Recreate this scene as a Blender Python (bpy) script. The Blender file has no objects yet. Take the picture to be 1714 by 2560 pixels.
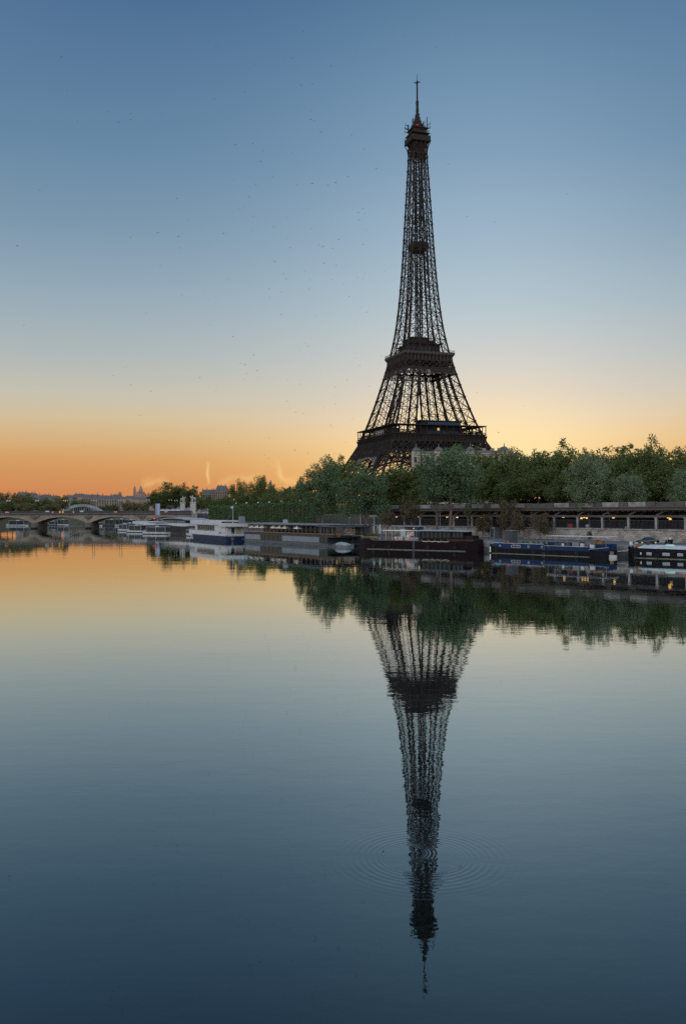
import bpy, math, random
from mathutils import Vector, Matrix
S = bpy.context.scene
COL = S.collection
R = math.radians

# ------------------------------------------------------------------ camera
F = 2217.0                       # focal length in pixels of the 1714 x 2560 photograph
CAM = Vector((0, 0, 9.0))
PITCH = math.atan(100 / F)
ROLL = R(0.2)
PCX, PCY = 857.0, 1180.0
fw = Vector((0, math.cos(PITCH), math.sin(PITCH)))
rt0 = Vector((1, 0, 0)); up0 = Vector((0, -math.sin(PITCH), math.cos(PITCH)))
rt = rt0 * math.cos(ROLL) - up0 * math.sin(ROLL)
up = up0 * math.cos(ROLL) + rt0 * math.sin(ROLL)
cd = bpy.data.cameras.new('camera'); cam = bpy.data.objects.new('camera', cd); COL.objects.link(cam)
cd.sensor_fit = 'VERTICAL'; cd.sensor_height = 36; cd.lens = F / 2560 * 36
cd.shift_y = -100 / 2560
cd.clip_start = 0.5; cd.clip_end = 20000
m = Matrix((rt, up, -fw)).transposed().to_4x4(); m.translation = CAM
cam.matrix_world = m
S.camera = cam

def at(px, py, Y):
    """point of the place that lies at depth Y along the river"""
    d = rt * ((px - PCX) / F) + up * ((PCY - py) / F) + fw
    return CAM + d * (Y / d.y)

# ------------------------------------------------------------------ sky
def lin(c):
    return tuple(((v / 255 + .055) / 1.055) ** 2.4 if v > 10 else v / 255 / 12.92 for v in c)
W_ = bpy.data.worlds.new('World'); S.world = W_; W_.use_nodes = True
nt = W_.node_tree; nt.nodes.clear()
def N(t, **k):
    n = nt.nodes.new(t)
    for a, b in k.items(): setattr(n, a, b)
    return n
def L(a, b): nt.links.new(a, b)
def M(op, a, b=None, c=None, clamp=False):
    n = N('ShaderNodeMath', operation=op, use_clamp=clamp)
    for i, v in enumerate((a, b, c)):
        if v is None: continue
        if isinstance(v, (int, float)): n.inputs[i].default_value = v
        else: L(v, n.inputs[i])
    return n.outputs[0]
out = N('ShaderNodeOutputWorld'); bg = N('ShaderNodeBackground'); L(bg.outputs[0], out.inputs[0])
tc = N('ShaderNodeTexCoord'); sx = N('ShaderNodeSeparateXYZ'); L(tc.outputs['Generated'], sx.inputs[0])
el = M('DIVIDE', M('ARCSINE', sx.outputs[2]), math.pi / 2, clamp=True)
az = M('ARCTAN2', sx.outputs[0], sx.outputs[1])
def ramp(stops):
    n = N('ShaderNodeValToRGB'); cr = n.color_ramp; cr.interpolation = 'LINEAR'
    while len(cr.elements) > 1: cr.elements.remove(cr.elements[-1])
    for i, (e, c) in enumerate(stops):
        x = cr.elements[0] if i == 0 else cr.elements.new(e / 90)
        x.position = e / 90; x.color = lin(c) + (1,)
    L(el, n.inputs[0]); return n.outputs[0]
far_sky = ramp([(0, (203, 126, 82)), (1.3, (207, 136, 86)), (2.4, (211, 148, 92)), (3.4, (213, 159, 101)), (4.7, (213, 178, 129)), (6, (209, 190, 155)),
                (7.4, (197, 192, 175)), (9.8, (174, 183, 183)), (13.6, (148, 168, 182)), (17.3, (124, 151, 172)), (22, (102, 135, 163)),
                (30.6, (73, 108, 146)), (60, (54, 88, 128)), (90, (50, 80, 120))])
sun_sky = ramp([(0, (250, 180, 96)), (2, (254, 203, 125)), (3.4, (255, 218, 150)), (4.7, (253, 221, 170)), (6, (238, 217, 188)), (7.4, (222, 211, 197)), (9.8, (204, 206, 203)),
                (12, (187, 200, 205)), (14, (174, 193, 203)), (17.3, (156, 180, 198)), (22, (129, 159, 184)), (27, (107, 141, 170)), (30.6, (90, 125, 156)),
                (60, (58, 92, 134)), (90, (50, 80, 120))])
back_sky = ramp([(0, (212, 200, 190)), (8, (220, 212, 206)), (20, (208, 212, 216)), (45, (150, 168, 192)), (90, (52, 82, 126))])
dz = M('MULTIPLY', M('SUBTRACT', az, R(9)), 1 / R(9))
g = M('POWER', 2.718, M('MULTIPLY', M('MULTIPLY', dz, dz), -.5))
def mixc(f, a, b, blend='MIX'):
    n = N('ShaderNodeMix', data_type='RGBA', blend_type=blend)
    for v, i in ((f, 0), (a, 6), (b, 7)):
        if isinstance(v, (int, float)): n.inputs[i].default_value = v
        elif isinstance(v, tuple): n.inputs[i].default_value = v
        else: L(v, n.inputs[i])
    return n.outputs[2]
front = mixc(g, far_sky, sun_sky)
# dawn clouds low over the city: two lit vapour trails and faint wisps, laid out by azimuth and elevation
nz = N('ShaderNodeTexNoise'); nz.inputs['Scale'].default_value = 60; nz.inputs['Detail'].default_value = 5; L(tc.outputs['Generated'], nz.inputs['Vector'])
elr = M('ARCSINE', sx.outputs[2])
def ang(px, py):
    p = at(px, py, 1000) - CAM; p.normalize(); return math.atan2(p.x, p.y), math.asin(p.z)
def trail(p0, p1, w, amp, soft=1.0):
    a0, e0 = ang(*p0); a1, e1 = ang(*p1)
    dx, dy = a1 - a0, e1 - e0; ln = math.hypot(dx, dy)
    da = M('SUBTRACT', az, a0); de = M('SUBTRACT', elr, e0)
    t = M('DIVIDE', M('ADD', M('MULTIPLY', da, dx / ln), M('MULTIPLY', de, dy / ln)), ln)
    d = M('ADD', M('MULTIPLY', da, -dy / ln), M('MULTIPLY', de, dx / ln))
    d = M('ADD', d, M('MULTIPLY', M('SUBTRACT', nz.outputs[0], .5), w * 4.5))
    d = M('DIVIDE', d, w)
    k = M('POWER', 2.718, M('MULTIPLY', M('MULTIPLY', d, d), -1.0))
    e = M('MULTIPLY', M('SUBTRACT', t, .5), 2.0)
    e = M('SUBTRACT', 1.0, M('POWER', M('ABSOLUTE', e), 4.0), clamp=True)
    return M('MULTIPLY', M('MULTIPLY', M('MULTIPLY', k, e), M('MULTIPLY', nz.outputs[0], 2)), amp)
tr = trail((519, 1152), (523, 1214), .0016, .5)
tr = M('ADD', tr, trail((686, 1150), (722, 1222), .0034, .42))
tr = M('ADD', tr, trail((712, 1195), (770, 1222), .0044, .3))
tr = M('ADD', tr, trail((350, 1208), (425, 1200), .0045, .28))
tr = M('ADD', tr, trail((540, 1206), (660, 1190), .0034, .28))
front = mixc(tr, front, (1.0, .66, .25, 1))
# pale glow where the sun is about to rise
hx, hy = ang(1228, 1118)
ga = M('MULTIPLY', M('SUBTRACT', az, hx), 1 / R(4.2)); ge_ = M('MULTIPLY', M('SUBTRACT', elr, hy), 1 / R(2.6))
hot = M('POWER', 2.718, M('MULTIPLY', M('ADD', M('MULTIPLY', ga, ga), M('MULTIPLY', ge_, ge_)), -.5))
front = mixc(M('MULTIPLY', hot, .55), front, (1.0, .80, .42, 1))
bk = N('ShaderNodeMapRange'); bk.interpolation_type = 'SMOOTHSTEP'
L(sx.outputs[1], bk.inputs[0]); bk.inputs[1].default_value = .86; bk.inputs[2].default_value = -.15
bs_ = N('ShaderNodeVectorMath', operation='SCALE'); L(back_sky, bs_.inputs[0]); bs_.inputs['Scale'].default_value = 2.6
whole = mixc(bk.outputs[0], front, bs_.outputs[0])
sky = N('ShaderNodeTexSky', sky_type='NISHITA'); sky.sun_disc = False
sky.sun_elevation = R(1.5); sky.sun_rotation = R(10); sky.dust_density = 5; sky.ozone_density = 3
whole = mixc(.005, whole, sky.outputs[0], 'ADD')
L(whole, bg.inputs[0]); bg.inputs[1].default_value = 1.0

# the sun has barely reached the horizon behind the trees
sl = bpy.data.lights.new('sun', 'SUN'); sl.energy = .06; sl.angle = R(.5); sl.color = (1, .62, .3)
so = bpy.data.objects.new('sun', sl); COL.objects.link(so)
so.rotation_euler = (R(90 - 1.5), 0, R(180 - 10)); so.location = (0, 0, 400)
S.view_settings.view_transform = 'Standard'; S.view_settings.look = 'None'; S.view_settings.exposure = 0; S.view_settings.gamma = 1
S.view_settings.use_curve_mapping = False
S.render.engine = 'CYCLES'
S.cycles.use_denoising = False
S.cycles.max_bounces = 6; S.cycles.diffuse_bounces = 2; S.cycles.glossy_bounces = 3; S.cycles.transmission_bounces = 3
S.cycles.caustics_reflective = False; S.cycles.caustics_refractive = False

# ------------------------------------------------------------------ materials
def mat(name, col, rough=.7, col2=None, scale=.6, metal=0, emit=None, es=0, spec=.4, stretch=(1, 1, 1), bump=0):
    m = bpy.data.materials.new(name); m.use_nodes = True
    t = m.node_tree; b = t.nodes['Principled BSDF']
    b.inputs['Roughness'].default_value = rough; b.inputs['Metallic'].default_value = metal
    b.inputs['Specular IOR Level'].default_value = spec
    b.inputs['Base Color'].default_value = tuple(col) + (1,)
    if col2:
        ge = t.nodes.new('ShaderNodeNewGeometry'); vm = t.nodes.new('ShaderNodeVectorMath'); vm.operation = 'MULTIPLY'
        vm.inputs[1].default_value = stretch; t.links.new(ge.outputs['Position'], vm.inputs[0])
        n = t.nodes.new('ShaderNodeTexNoise'); n.inputs['Scale'].default_value = scale; n.inputs['Detail'].default_value = 6; n.inputs['Roughness'].default_value = .65
        t.links.new(vm.outputs[0], n.inputs['Vector'])
        r = t.nodes.new('ShaderNodeMapRange'); r.inputs[1].default_value = .35; r.inputs[2].default_value = .65
        t.links.new(n.outputs[0], r.inputs[0])
        mx = t.nodes.new('ShaderNodeMix'); mx.data_type = 'RGBA'
        mx.inputs[6].default_value = tuple(col) + (1,); mx.inputs[7].default_value = tuple(col2) + (1,)
        t.links.new(r.outputs[0], mx.inputs[0]); t.links.new(mx.outputs[2], b.inputs['Base Color'])
        if bump:
            bp = t.nodes.new('ShaderNodeBump'); bp.inputs['Strength'].default_value = bump
            t.links.new(n.outputs[0], bp.inputs['Height']); t.links.new(bp.outputs[0], b.inputs['Normal'])
    if emit:
        b.inputs['Emission Color'].default_value = tuple(emit) + (1,); b.inputs['Emission Strength'].default_value = es
    return m

def leaf_mat(name, c1, c2, trans=.3):
    m = bpy.data.materials.new(name); m.use_nodes = True; t = m.node_tree; t.nodes.clear()
    o = t.nodes.new('ShaderNodeOutputMaterial'); d = t.nodes.new('ShaderNodeBsdfDiffuse'); tl = t.nodes.new('ShaderNodeBsdfTranslucent')
    ms = t.nodes.new('ShaderNodeMixShader'); ms.inputs[0].default_value = trans
    ge = t.nodes.new('ShaderNodeNewGeometry'); n = t.nodes.new('ShaderNodeTexNoise'); n.inputs['Scale'].default_value = .35; n.inputs['Detail'].default_value = 4
    t.links.new(ge.outputs['Position'], n.inputs['Vector'])
    oi = t.nodes.new('ShaderNodeObjectInfo')
    ad = t.nodes.new('ShaderNodeMath'); ad.operation = 'MULTIPLY_ADD'; ad.inputs[1].default_value = 1.4; ad.inputs[2].default_value = -.65
    t.links.new(n.outputs[0], ad.inputs[0])
    a2 = t.nodes.new('ShaderNodeMath'); a2.operation = 'MULTIPLY_ADD'; a2.inputs[1].default_value = .5; a2.use_clamp = True
    at_ = t.nodes.new('ShaderNodeAttribute'); at_.attribute_name = 'tone'
    a3 = t.nodes.new('ShaderNodeMath'); a3.operation = 'MULTIPLY_ADD'; a3.inputs[1].default_value = .45; t.links.new(at_.outputs['Fac'], a3.inputs[0]); t.links.new(ad.outputs[0], a3.inputs[2])
    t.links.new(oi.outputs['Random'], a2.inputs[0]); t.links.new(a3.outputs[0], a2.inputs[2])
    mx = t.nodes.new('ShaderNodeMix'); mx.data_type = 'RGBA'; mx.inputs[6].default_value = c1 + (1,); mx.inputs[7].default_value = c2 + (1,)
    t.links.new(a2.outputs[0], mx.inputs[0])
    t.links.new(mx.outputs[2], d.inputs[0]); t.links.new(mx.outputs[2], tl.inputs[0])
    t.links.new(d.outputs[0], ms.inputs[1]); t.links.new(tl.outputs[0], ms.inputs[2]); t.links.new(ms.outputs[0], o.inputs[0])
    return m

def glass_mat(name, col, rough=.08):
    return mat(name, col, max(rough, .15), spec=.09)

K = dict(
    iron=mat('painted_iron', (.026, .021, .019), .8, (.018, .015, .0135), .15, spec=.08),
    iron_lit=mat('painted_iron_lit', (.052, .043, .039), .75, (.038, .031, .028), .2, spec=.15),  # same paint as the dark iron, coloured lighter where platform parts look lit
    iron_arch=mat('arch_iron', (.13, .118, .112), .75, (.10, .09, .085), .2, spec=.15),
    iron_black=mat('dark_iron', (.014, .014, .016), .7, spec=.1),
    stone=mat('bridge_stone', (.235, .205, .17), .85, (.145, .125, .105), .35, bump=.1),
    stone_dark=mat('stained_stone', (.075, .068, .06), .9, (.115, .10, .088), .3),
    statue=mat('statue_stone', (.36, .34, .31), .8, (.30, .29, .28), .6),
    cream=mat('cream_facade', (.34, .29, .235), .85, (.24, .205, .17), .2),
    facade=mat('grey_facade', (.22, .185, .155), .85, (.15, .125, .108), .15),
    facade_warm=mat('warm_facade', (.26, .175, .135), .85, (.18, .125, .10), .1),  # on the far skyline walls this warm tone stands in for haze
    zinc=mat('zinc_roof', (.10, .098, .10), .6, (.07, .068, .07), .3, spec=.2),
    zinc_blue=mat('blue_zinc', (.16, .21, .29), .5, (.12, .16, .22), .3),
    pane=glass_mat('dark_window', (.02, .024, .03)),
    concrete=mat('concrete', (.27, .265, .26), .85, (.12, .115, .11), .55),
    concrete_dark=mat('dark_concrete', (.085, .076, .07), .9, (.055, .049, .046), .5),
    asphalt=mat('asphalt', (.075, .08, .087), .9, (.10, .105, .11), .5),
    earth=mat('park_ground', (.07, .08, .05), .95, (.11, .10, .075), .05),
    black_hull=mat('black_hull_paint', (.008, .009, .011), .5, (.014, .014, .016), .8, spec=.05),
    maroon=mat('maroon_paint', (.008, .0055, .0065), .5, (.014, .0075, .0085), .9, spec=.05),
    maroon2=mat('maroon_cabin', (.032, .012, .013), .5, spec=.2),
    navy=mat('navy_paint', (.009, .026, .075), .5, (.007, .019, .052), .7, spec=.08),
    navy_dark=mat('dark_navy_paint', (.014, .024, .055), .5, (.018, .030, .066), .7, spec=.08),
    white=mat('white_paint', (.44, .45, .46), .5, (.33, .34, .35), .7, stretch=(1, 1, .3)),
    offwhite=mat('canvas', (.62, .59, .53), .8, (.52, .5, .45), 1),
    steel=mat('grey_steel', (.15, .17, .19), .5, (.115, .13, .145), .6, spec=.25),
    steel_dark=mat('dark_steel', (.032, .038, .044), .55, (.046, .052, .058), .7, spec=.2),
    panel_grey=mat('grey_panel', (.24, .27, .31), .5, (.19, .215, .25), .4),
    glass_dark=glass_mat('boat_glass', (.025, .035, .038), .06),
    glass_green=glass_mat('green_glass', (.022, .030, .028), .08),
    glass_blue=glass_mat('blue_glass', (.014, .034, .07), .1),
    wood=mat('wood', (.20, .11, .055), .6, (.14, .075, .04), 1),
    orange_rail=mat('varnished_rail', (.32, .14, .06), .5),
    red=mat('red_paint', (.42, .03, .03), .5),
    yellow=mat('yellow_paint', (.65, .38, .02), .5),
    sail=mat('bright_sail_cloth', (.8, .78, .72), .8),
    hull_panel=mat('brushed_hull_panel', (.16, .18, .205), .5, (.13, .145, .165), .4, spec=.2),
    teal=mat('teal_cloth', (.03, .16, .16), .8),
    pale_green=mat('pale_green_paint', (.42, .55, .50), .5),
    grey_cover=mat('grey_tarpaulin', (.24, .26, .28), .8, (.15, .165, .18), 1.5),
    car=mat('black_car_paint', (.012, .013, .016), .22, spec=.6),
    rubber=mat('rubber', (.012, .012, .012), .8),
    chrome=mat('bare_metal', (.6, .6, .6), .3, metal=1),
    bark=mat('bark', (.075, .062, .052), .95, (.12, .10, .085), 1.5, stretch=(1, 1, .3)),
    lamp_on=mat('lit_lamp', (.9, .6, .2), .5, emit=(1, .58, .16), es=1.2),
    lamp_pale=mat('pale_lamp_globe', (.5, .5, .48), .3),
    lamp_red=mat('red_light', (.8, .02, .02), .5, emit=(1, .03, .03), es=.9),
    lit_window=mat('lit_window', (.5, .35, .2), .5, emit=(1, .6, .25), es=.5),
    bird=mat('dark_feathers', (.035, .038, .045), .8),
    hill=mat('hillside', (.15, .13, .11), .95, (.20, .17, .15), .01),
    moss=mat('mossy_waterline', (.10, .11, .07), .9, (.16, .16, .13), .8),
    stripe=mat('pale_boot_stripe', (.14, .145, .13), .8, (.09, .095, .085), 1, spec=.1),
    sign_blue=mat('blue_grey_panel', (.22, .30, .44), .5),
)
L_PLANE = leaf_mat('plane_leaves', (.080, .112, .040), (.120, .145, .055))
L_DARK = leaf_mat('dark_leaves', (.072, .100, .036), (.105, .125, .048))
L_GREY = leaf_mat('grey_green_leaves', (.115, .155, .088), (.165, .200, .118))
L_BLUE = leaf_mat('blue_green_leaves', (.072, .118, .062), (.105, .150, .078))
L_BROWN = leaf_mat('dry_brown_leaves', (.105, .088, .056), (.140, .112, .07))
L_HEDGE = leaf_mat('hedge_leaves', (.075, .115, .052), (.105, .150, .068))
L_OLIVE = leaf_mat('hazy_olive_leaves', (.125, .128, .062), (.170, .150, .07))  # olive foliage, its colour lightened to imitate haze over the far bank

# stone wall courses
def course_mat():
    m = bpy.data.materials.new('coursed_stone'); m.use_nodes = True; t = m.node_tree; b = t.nodes['Principled BSDF']
    b.inputs['Roughness'].default_value = .9
    ge = t.nodes.new('ShaderNodeNewGeometry'); dt = t.nodes.new('ShaderNodeVectorMath'); dt.operation = 'DOT_PRODUCT'; dt.inputs[1].default_value = (.584, -.812, 0)
    t.links.new(ge.outputs['Position'], dt.inputs[0])
    sp = t.nodes.new('ShaderNodeSeparateXYZ'); t.links.new(ge.outputs['Position'], sp.inputs[0])
    cb = t.nodes.new('ShaderNodeCombineXYZ'); t.links.new(dt.outputs['Value'], cb.inputs[0]); t.links.new(sp.outputs[2], cb.inputs[1])
    br = t.nodes.new('ShaderNodeTexBrick'); br.inputs['Scale'].default_value = 1; br.inputs['Brick Width'].default_value = 1.1; br.inputs['Row Height'].default_value = .42
    br.inputs['Mortar Size'].default_value = .03; br.inputs['Color1'].default_value = (.36, .33, .29, 1); br.inputs['Color2'].default_value = (.25, .225, .20, 1); br.inputs['Mortar'].default_value = (.12, .11, .1, 1)
    t.links.new(cb.outputs[0], br.inputs['Vector'])
    n = t.nodes.new('ShaderNodeTexNoise'); n.inputs['Scale'].default_value = .5; n.inputs['Detail'].default_value = 7; n.inputs['Roughness'].default_value = .7
    t.links.new(cb.outputs[0], n.inputs['Vector'])
    r = t.nodes.new('ShaderNodeMapRange'); r.inputs[1].default_value = .45; r.inputs[2].default_value = .68; t.links.new(n.outputs[0], r.inputs[0])
    mx = t.nodes.new('ShaderNodeMix'); mx.data_type = 'RGBA'; mx.inputs[7].default_value = (.09, .083, .074, 1)
    t.links.new(r.outputs[0], mx.inputs[0]); t.links.new(br.outputs[0], mx.inputs[6]); t.links.new(mx.outputs[2], b.inputs['Base Color'])
    return m
K['course'] = course_mat()

# water: a dark mirror with very small waves and one set of rings
RING = at(1054, 2128, 23.2); RING.z = 0
RING_Y = 9 * F / (2128 - 1280)
RING = Vector((at(1056, 2128, RING_Y).x, RING_Y, 0))
def water_mat():
    m = bpy.data.materials.new('river_water'); m.use_nodes = True; t = m.node_tree; b = t.nodes['Principled BSDF']
    t.nodes.remove(b); df = t.nodes.new('ShaderNodeBsdfDiffuse'); gl = t.nodes.new('ShaderNodeBsdfGlossy'); df.inputs[0].default_value = (.0006, .0045, .006, 1); gl.inputs[0].default_value = (.94, 1.0, .985, 1); gl.inputs['Roughness'].default_value = .012
    lw = t.nodes.new('ShaderNodeLayerWeight'); lw.inputs[0].default_value = .5; ms = t.nodes.new('ShaderNodeMixShader')
    pw = t.nodes.new('ShaderNodeMath'); pw.operation = 'POWER'; pw.inputs[1].default_value = 2.55; t.links.new(lw.outputs['Facing'], pw.inputs[0]); t.links.new(pw.outputs[0], ms.inputs[0])
    t.links.new(df.outputs[0], ms.inputs[1]); t.links.new(gl.outputs[0], ms.inputs[2]); t.links.new(ms.outputs[0], t.nodes['Material Output'].inputs[0])
    ge = t.nodes.new('ShaderNodeNewGeometry'); pos = ge.outputs['Position']
    def mm(op, a, bb=None):
        n = t.nodes.new('ShaderNodeMath'); n.operation = op
        for i, v in enumerate((a, bb)):
            if v is None: continue
            if isinstance(v, (int, float)): n.inputs[i].default_value = v
            else: t.links.new(v, n.inputs[i])
        return n.outputs[0]
    def noise(sc, st, det=2):
        vm = t.nodes.new('ShaderNodeVectorMath'); vm.operation = 'MULTIPLY'; vm.inputs[1].default_value = st
        t.links.new(pos, vm.inputs[0])
        n = t.nodes.new('ShaderNodeTexNoise'); n.inputs['Scale'].default_value = sc; n.inputs['Detail'].default_value = det
        t.links.new(vm.outputs[0], n.inputs['Vector']); return n.outputs[0]
    h = mm('MULTIPLY', noise(1.0, (.6, 1, 1), 3), .0040)
    h = mm('ADD', h, mm('MULTIPLY', noise(.16, (.4, 1, 1), 2), .012))
    h = mm('ADD', h, mm('MULTIPLY', noise(3.6, (.9, 1, 1), 2), .0010))
    patch = noise(.03, (.5, 1, 1), 2)
    pr = t.nodes.new('ShaderNodeMapRange'); pr.inputs[1].default_value = .35; pr.inputs[2].default_value = .65; pr.inputs[3].default_value = .55; pr.inputs[4].default_value = 1.3
    t.links.new(patch, pr.inputs[0])
    h = mm('MULTIPLY', h, pr.outputs[0])
    # rings
    def rings(cx, cy, r0, r1, wl, amp):
        sp = t.nodes.new('ShaderNodeSeparateXYZ'); t.links.new(pos, sp.inputs[0])
        x = mm('SUBTRACT', sp.outputs[0], cx); y = mm('SUBTRACT', sp.outputs[1], cy)
        r = mm('SQRT', mm('ADD', mm('MULTIPLY', x, x), mm('MULTIPLY', y, y)))
        u = mm('SUBTRACT', r, r0)
        a = t.nodes.new('ShaderNodeMapRange'); a.interpolation_type = 'SMOOTHSTEP'; a.inputs[1].default_value = r0 - .06; a.inputs[2].default_value = r0 + .10
        t.links.new(r, a.inputs[0])
        c = t.nodes.new('ShaderNodeMapRange'); c.interpolation_type = 'SMOOTHSTEP'; c.inputs[1].default_value = r1; c.inputs[2].default_value = r0 + .1
        t.links.new(r, c.inputs[0])
        w = mm('SINE', mm('MULTIPLY', mm('POWER', mm('MAXIMUM', u, 0), .8), 2 * math.pi / wl))
        return mm('MULTIPLY', mm('MULTIPLY', w, mm('MULTIPLY', a.outputs[0], c.outputs[0])), amp)
    rn = mm('ADD', mm('MULTIPLY', noise(.9, (1, 1, 1), 3), 1.6), -.15)
    h = mm('ADD', h, mm('MULTIPLY', rn, rings(RING.x, RING.y, 1.0, 3.1, .155, .0009)))
    h = mm('ADD', h, rings(RING.x - .42, RING.y + .35,   .45, .95, .11, .0003))
    bp = t.nodes.new('ShaderNodeBump'); bp.inputs['Strength'].default_value = 1; bp.inputs['Distance'].default_value = 1
    t.links.new(h, bp.inputs['Height']); [t.links.new(bp.outputs[0], q.inputs['Normal']) for q in (df, gl, lw)]
    return m
K['water'] = water_mat()

# ------------------------------------------------------------------ mesh helpers
class MB:
    def __init__(s): s.v = []; s.f = []; s.smooth = False
    def add(s, vs, fs):
        o = len(s.v); s.v += [tuple(p) for p in vs]; s.f += [tuple(i + o for i in f) for f in fs]; return s
    def box(s, x0, y0, z0, x1, y1, z1):
        return s.add([(x0, y0, z0), (x1, y0, z0), (x1, y1, z0), (x0, y1, z0), (x0, y0, z1), (x1, y0, z1), (x1, y1, z1), (x0, y1, z1)],
                     [(0, 3, 2, 1), (4, 5, 6, 7), (0, 1, 5, 4), (1, 2, 6, 5), (2, 3, 7, 6), (3, 0, 4, 7)])
    def bar(s, p, q, w, h=None):
        p = Vector(p); q = Vector(q); h = h or w
        d = q - p
        if d.length < 1e-6: return s
        d.normalize()
        a = Vector((0, 0, 1)) if abs(d.z) < .95 else Vector((0, 1, 0))
        u = d.cross(a).normalized(); v = u.cross(d)
        vs = []
        for c in (p, q):
            for i, j in ((-1, -1), (1, -1), (1, 1), (-1, 1)):
                vs.append(c + u * (i * w / 2) + v * (j * h / 2))
        return s.add(vs, [(0, 1, 2, 3), (7, 6, 5, 4), (0, 4, 5, 1), (1, 5, 6, 2), (2, 6, 7, 3), (3, 7, 4, 0)])
    def tube(s, p, q, r0, r1=None, n=8):
        p = Vector(p); q = Vector(q); r1 = r0 if r1 is None else r1
        d = (q - p).normalized(); a = Vector((0, 0, 1)) if abs(d.z) < .95 else Vector((0, 1, 0))
        u = d.cross(a).normalized(); v = u.cross(d)
        vs = []
        for c, r in ((p, r0), (q, r1)):
            for k in range(n):
                t = 2 * math.pi * k / n; vs.append(c + u * (r * math.cos(t)) + v * (r * math.sin(t)))
        fs = [(k, (k + 1) % n, n + (k + 1) % n, n + k) for k in range(n)]
        fs += [tuple(range(n))[::-1], tuple(range(n, 2 * n))]
        return s.add(vs, fs)
    def lathe(s, prof, n=16, c=(0, 0, 0), sc=(1, 1)):
        vs = []; fs = []
        for r, z in prof:
            for k in range(n):
                t = 2 * math.pi * k / n; vs.append((c[0] + r * sc[0] * math.cos(t), c[1] + r * sc[1] * math.sin(t), c[2] + z))
        for i in range(len(prof) - 1):
            for k in range(n):
                fs.append((i * n + k, i * n + (k + 1) % n, (i + 1) * n + (k + 1) % n, (i + 1) * n + k))
        fs += [tuple(range(n))[::-1], tuple(range((len(prof) - 1) * n, len(prof) * n))]
        return s.add(vs, fs)
    def poly(s, pts, z0, z1):
        n = len(pts)
        area = sum(pts[i][0] * pts[(i + 1) % n][1] - pts[(i + 1) % n][0] * pts[i][1] for i in range(n))
        if area < 0: pts = pts[::-1]
        vs = [(x, y, z0) for x, y in pts] + [(x, y, z1) for x, y in pts]
        return s.add(vs, [tuple(range(n))[::-1], tuple(range(n, 2 * n))] + [(i, (i + 1) % n, n + (i + 1) % n, n + i) for i in range(n)])
    def xz(s, pts, y0, y1):
        n = len(pts)
        vs = [(x, y0, z) for x, z in pts] + [(x, y1, z) for x, z in pts]
        return s.add(vs, [tuple(range(n)), tuple(range(n, 2 * n))[::-1]] + [(i, n + i, n + (i + 1) % n, (i + 1) % n) for i in range(n)])
    def yz(s, pts, x0, x1):
        n = len(pts)
        vs = [(x0, y, z) for y, z in pts] + [(x1, y, z) for y, z in pts]
        return s.add(vs, [tuple(range(n)), tuple(range(n, 2 * n))[::-1]] + [(i, n + i, n + (i + 1) % n, (i + 1) % n) for i in range(n)])
    def loft(s, secs, cap=True, closed=True):
        n = len(secs[0]); vs = [p for q in secs for p in q]; fs = []
        for i in range(len(secs) - 1):
            for k in range(n if closed else n - 1):
                fs.append((i * n + k, i * n + (k + 1) % n, (i + 1) * n + (k + 1) % n, (i + 1) * n + k))
        if cap: fs += [tuple(range(n))[::-1], tuple(range((len(secs) - 1) * n, len(secs) * n))]
        return s.add(vs, fs)
    def ball(s, c, r, sz=1, n=10, m=6):
        return s.lathe([(r * math.sin(math.pi * max(.02, min(.98, i / m))), -r * sz * math.cos(math.pi * i / m)) for i in range(m + 1)], n, c)
    def mesh(s, name, m, smooth=False):
        me = bpy.data.meshes.new(name); me.from_pydata(s.v, [], s.f); me.validate()
        import bmesh
        b = bmesh.new(); b.from_mesh(me); bmesh.ops.recalc_face_normals(b, faces=b.faces); b.to_mesh(me); b.free()
        if smooth: me.polygons.foreach_set('use_smooth', [True] * len(me.polygons))
        me.materials.append(K[m] if isinstance(m, str) else m)
        return me
    def build(s, name, m, parent=None, smooth=False):
        return link(name, s.mesh(name, m, smooth), parent)

def link(name, me, parent=None, loc=None, scale=None, rz=0):
    o = bpy.data.objects.new(name, me); COL.objects.link(o)
    if parent: o.parent = parent
    if loc is not None: o.location = loc
    if scale is not None: o.scale = scale
    if rz: o.rotation_euler = (0, 0, rz)
    return o
def tag(o, label, cat, group=None):
    o['label'] = label; o['category'] = cat
    if group: o['group'] = group
    return o
def thing(name, label, cat, loc=(0, 0, 0), rz=0, group=None):
    o = bpy.data.objects.new(name, None); COL.objects.link(o); o.location = loc; o.rotation_euler = (0, 0, rz); o.empty_display_size = .5
    return tag(o, label, cat, group)
def structure(name, mb, m, smooth=False):
    o = mb.build(name, m, None, smooth); o['kind'] = 'structure'; return o
def copy_tree(o, parent=None):
    c = o.copy(); COL.objects.link(c)
    if parent: c.parent = parent
    for ch in list(o.children): copy_tree(ch, c)
    return c
def panel(name, m, parent, x0, z0, x1, z1, y, d=.04):
    return MB().box(x0, y - d, z0, x1, y + .05, z1).build(name, m, parent)
rnd = random.Random(7)

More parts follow.
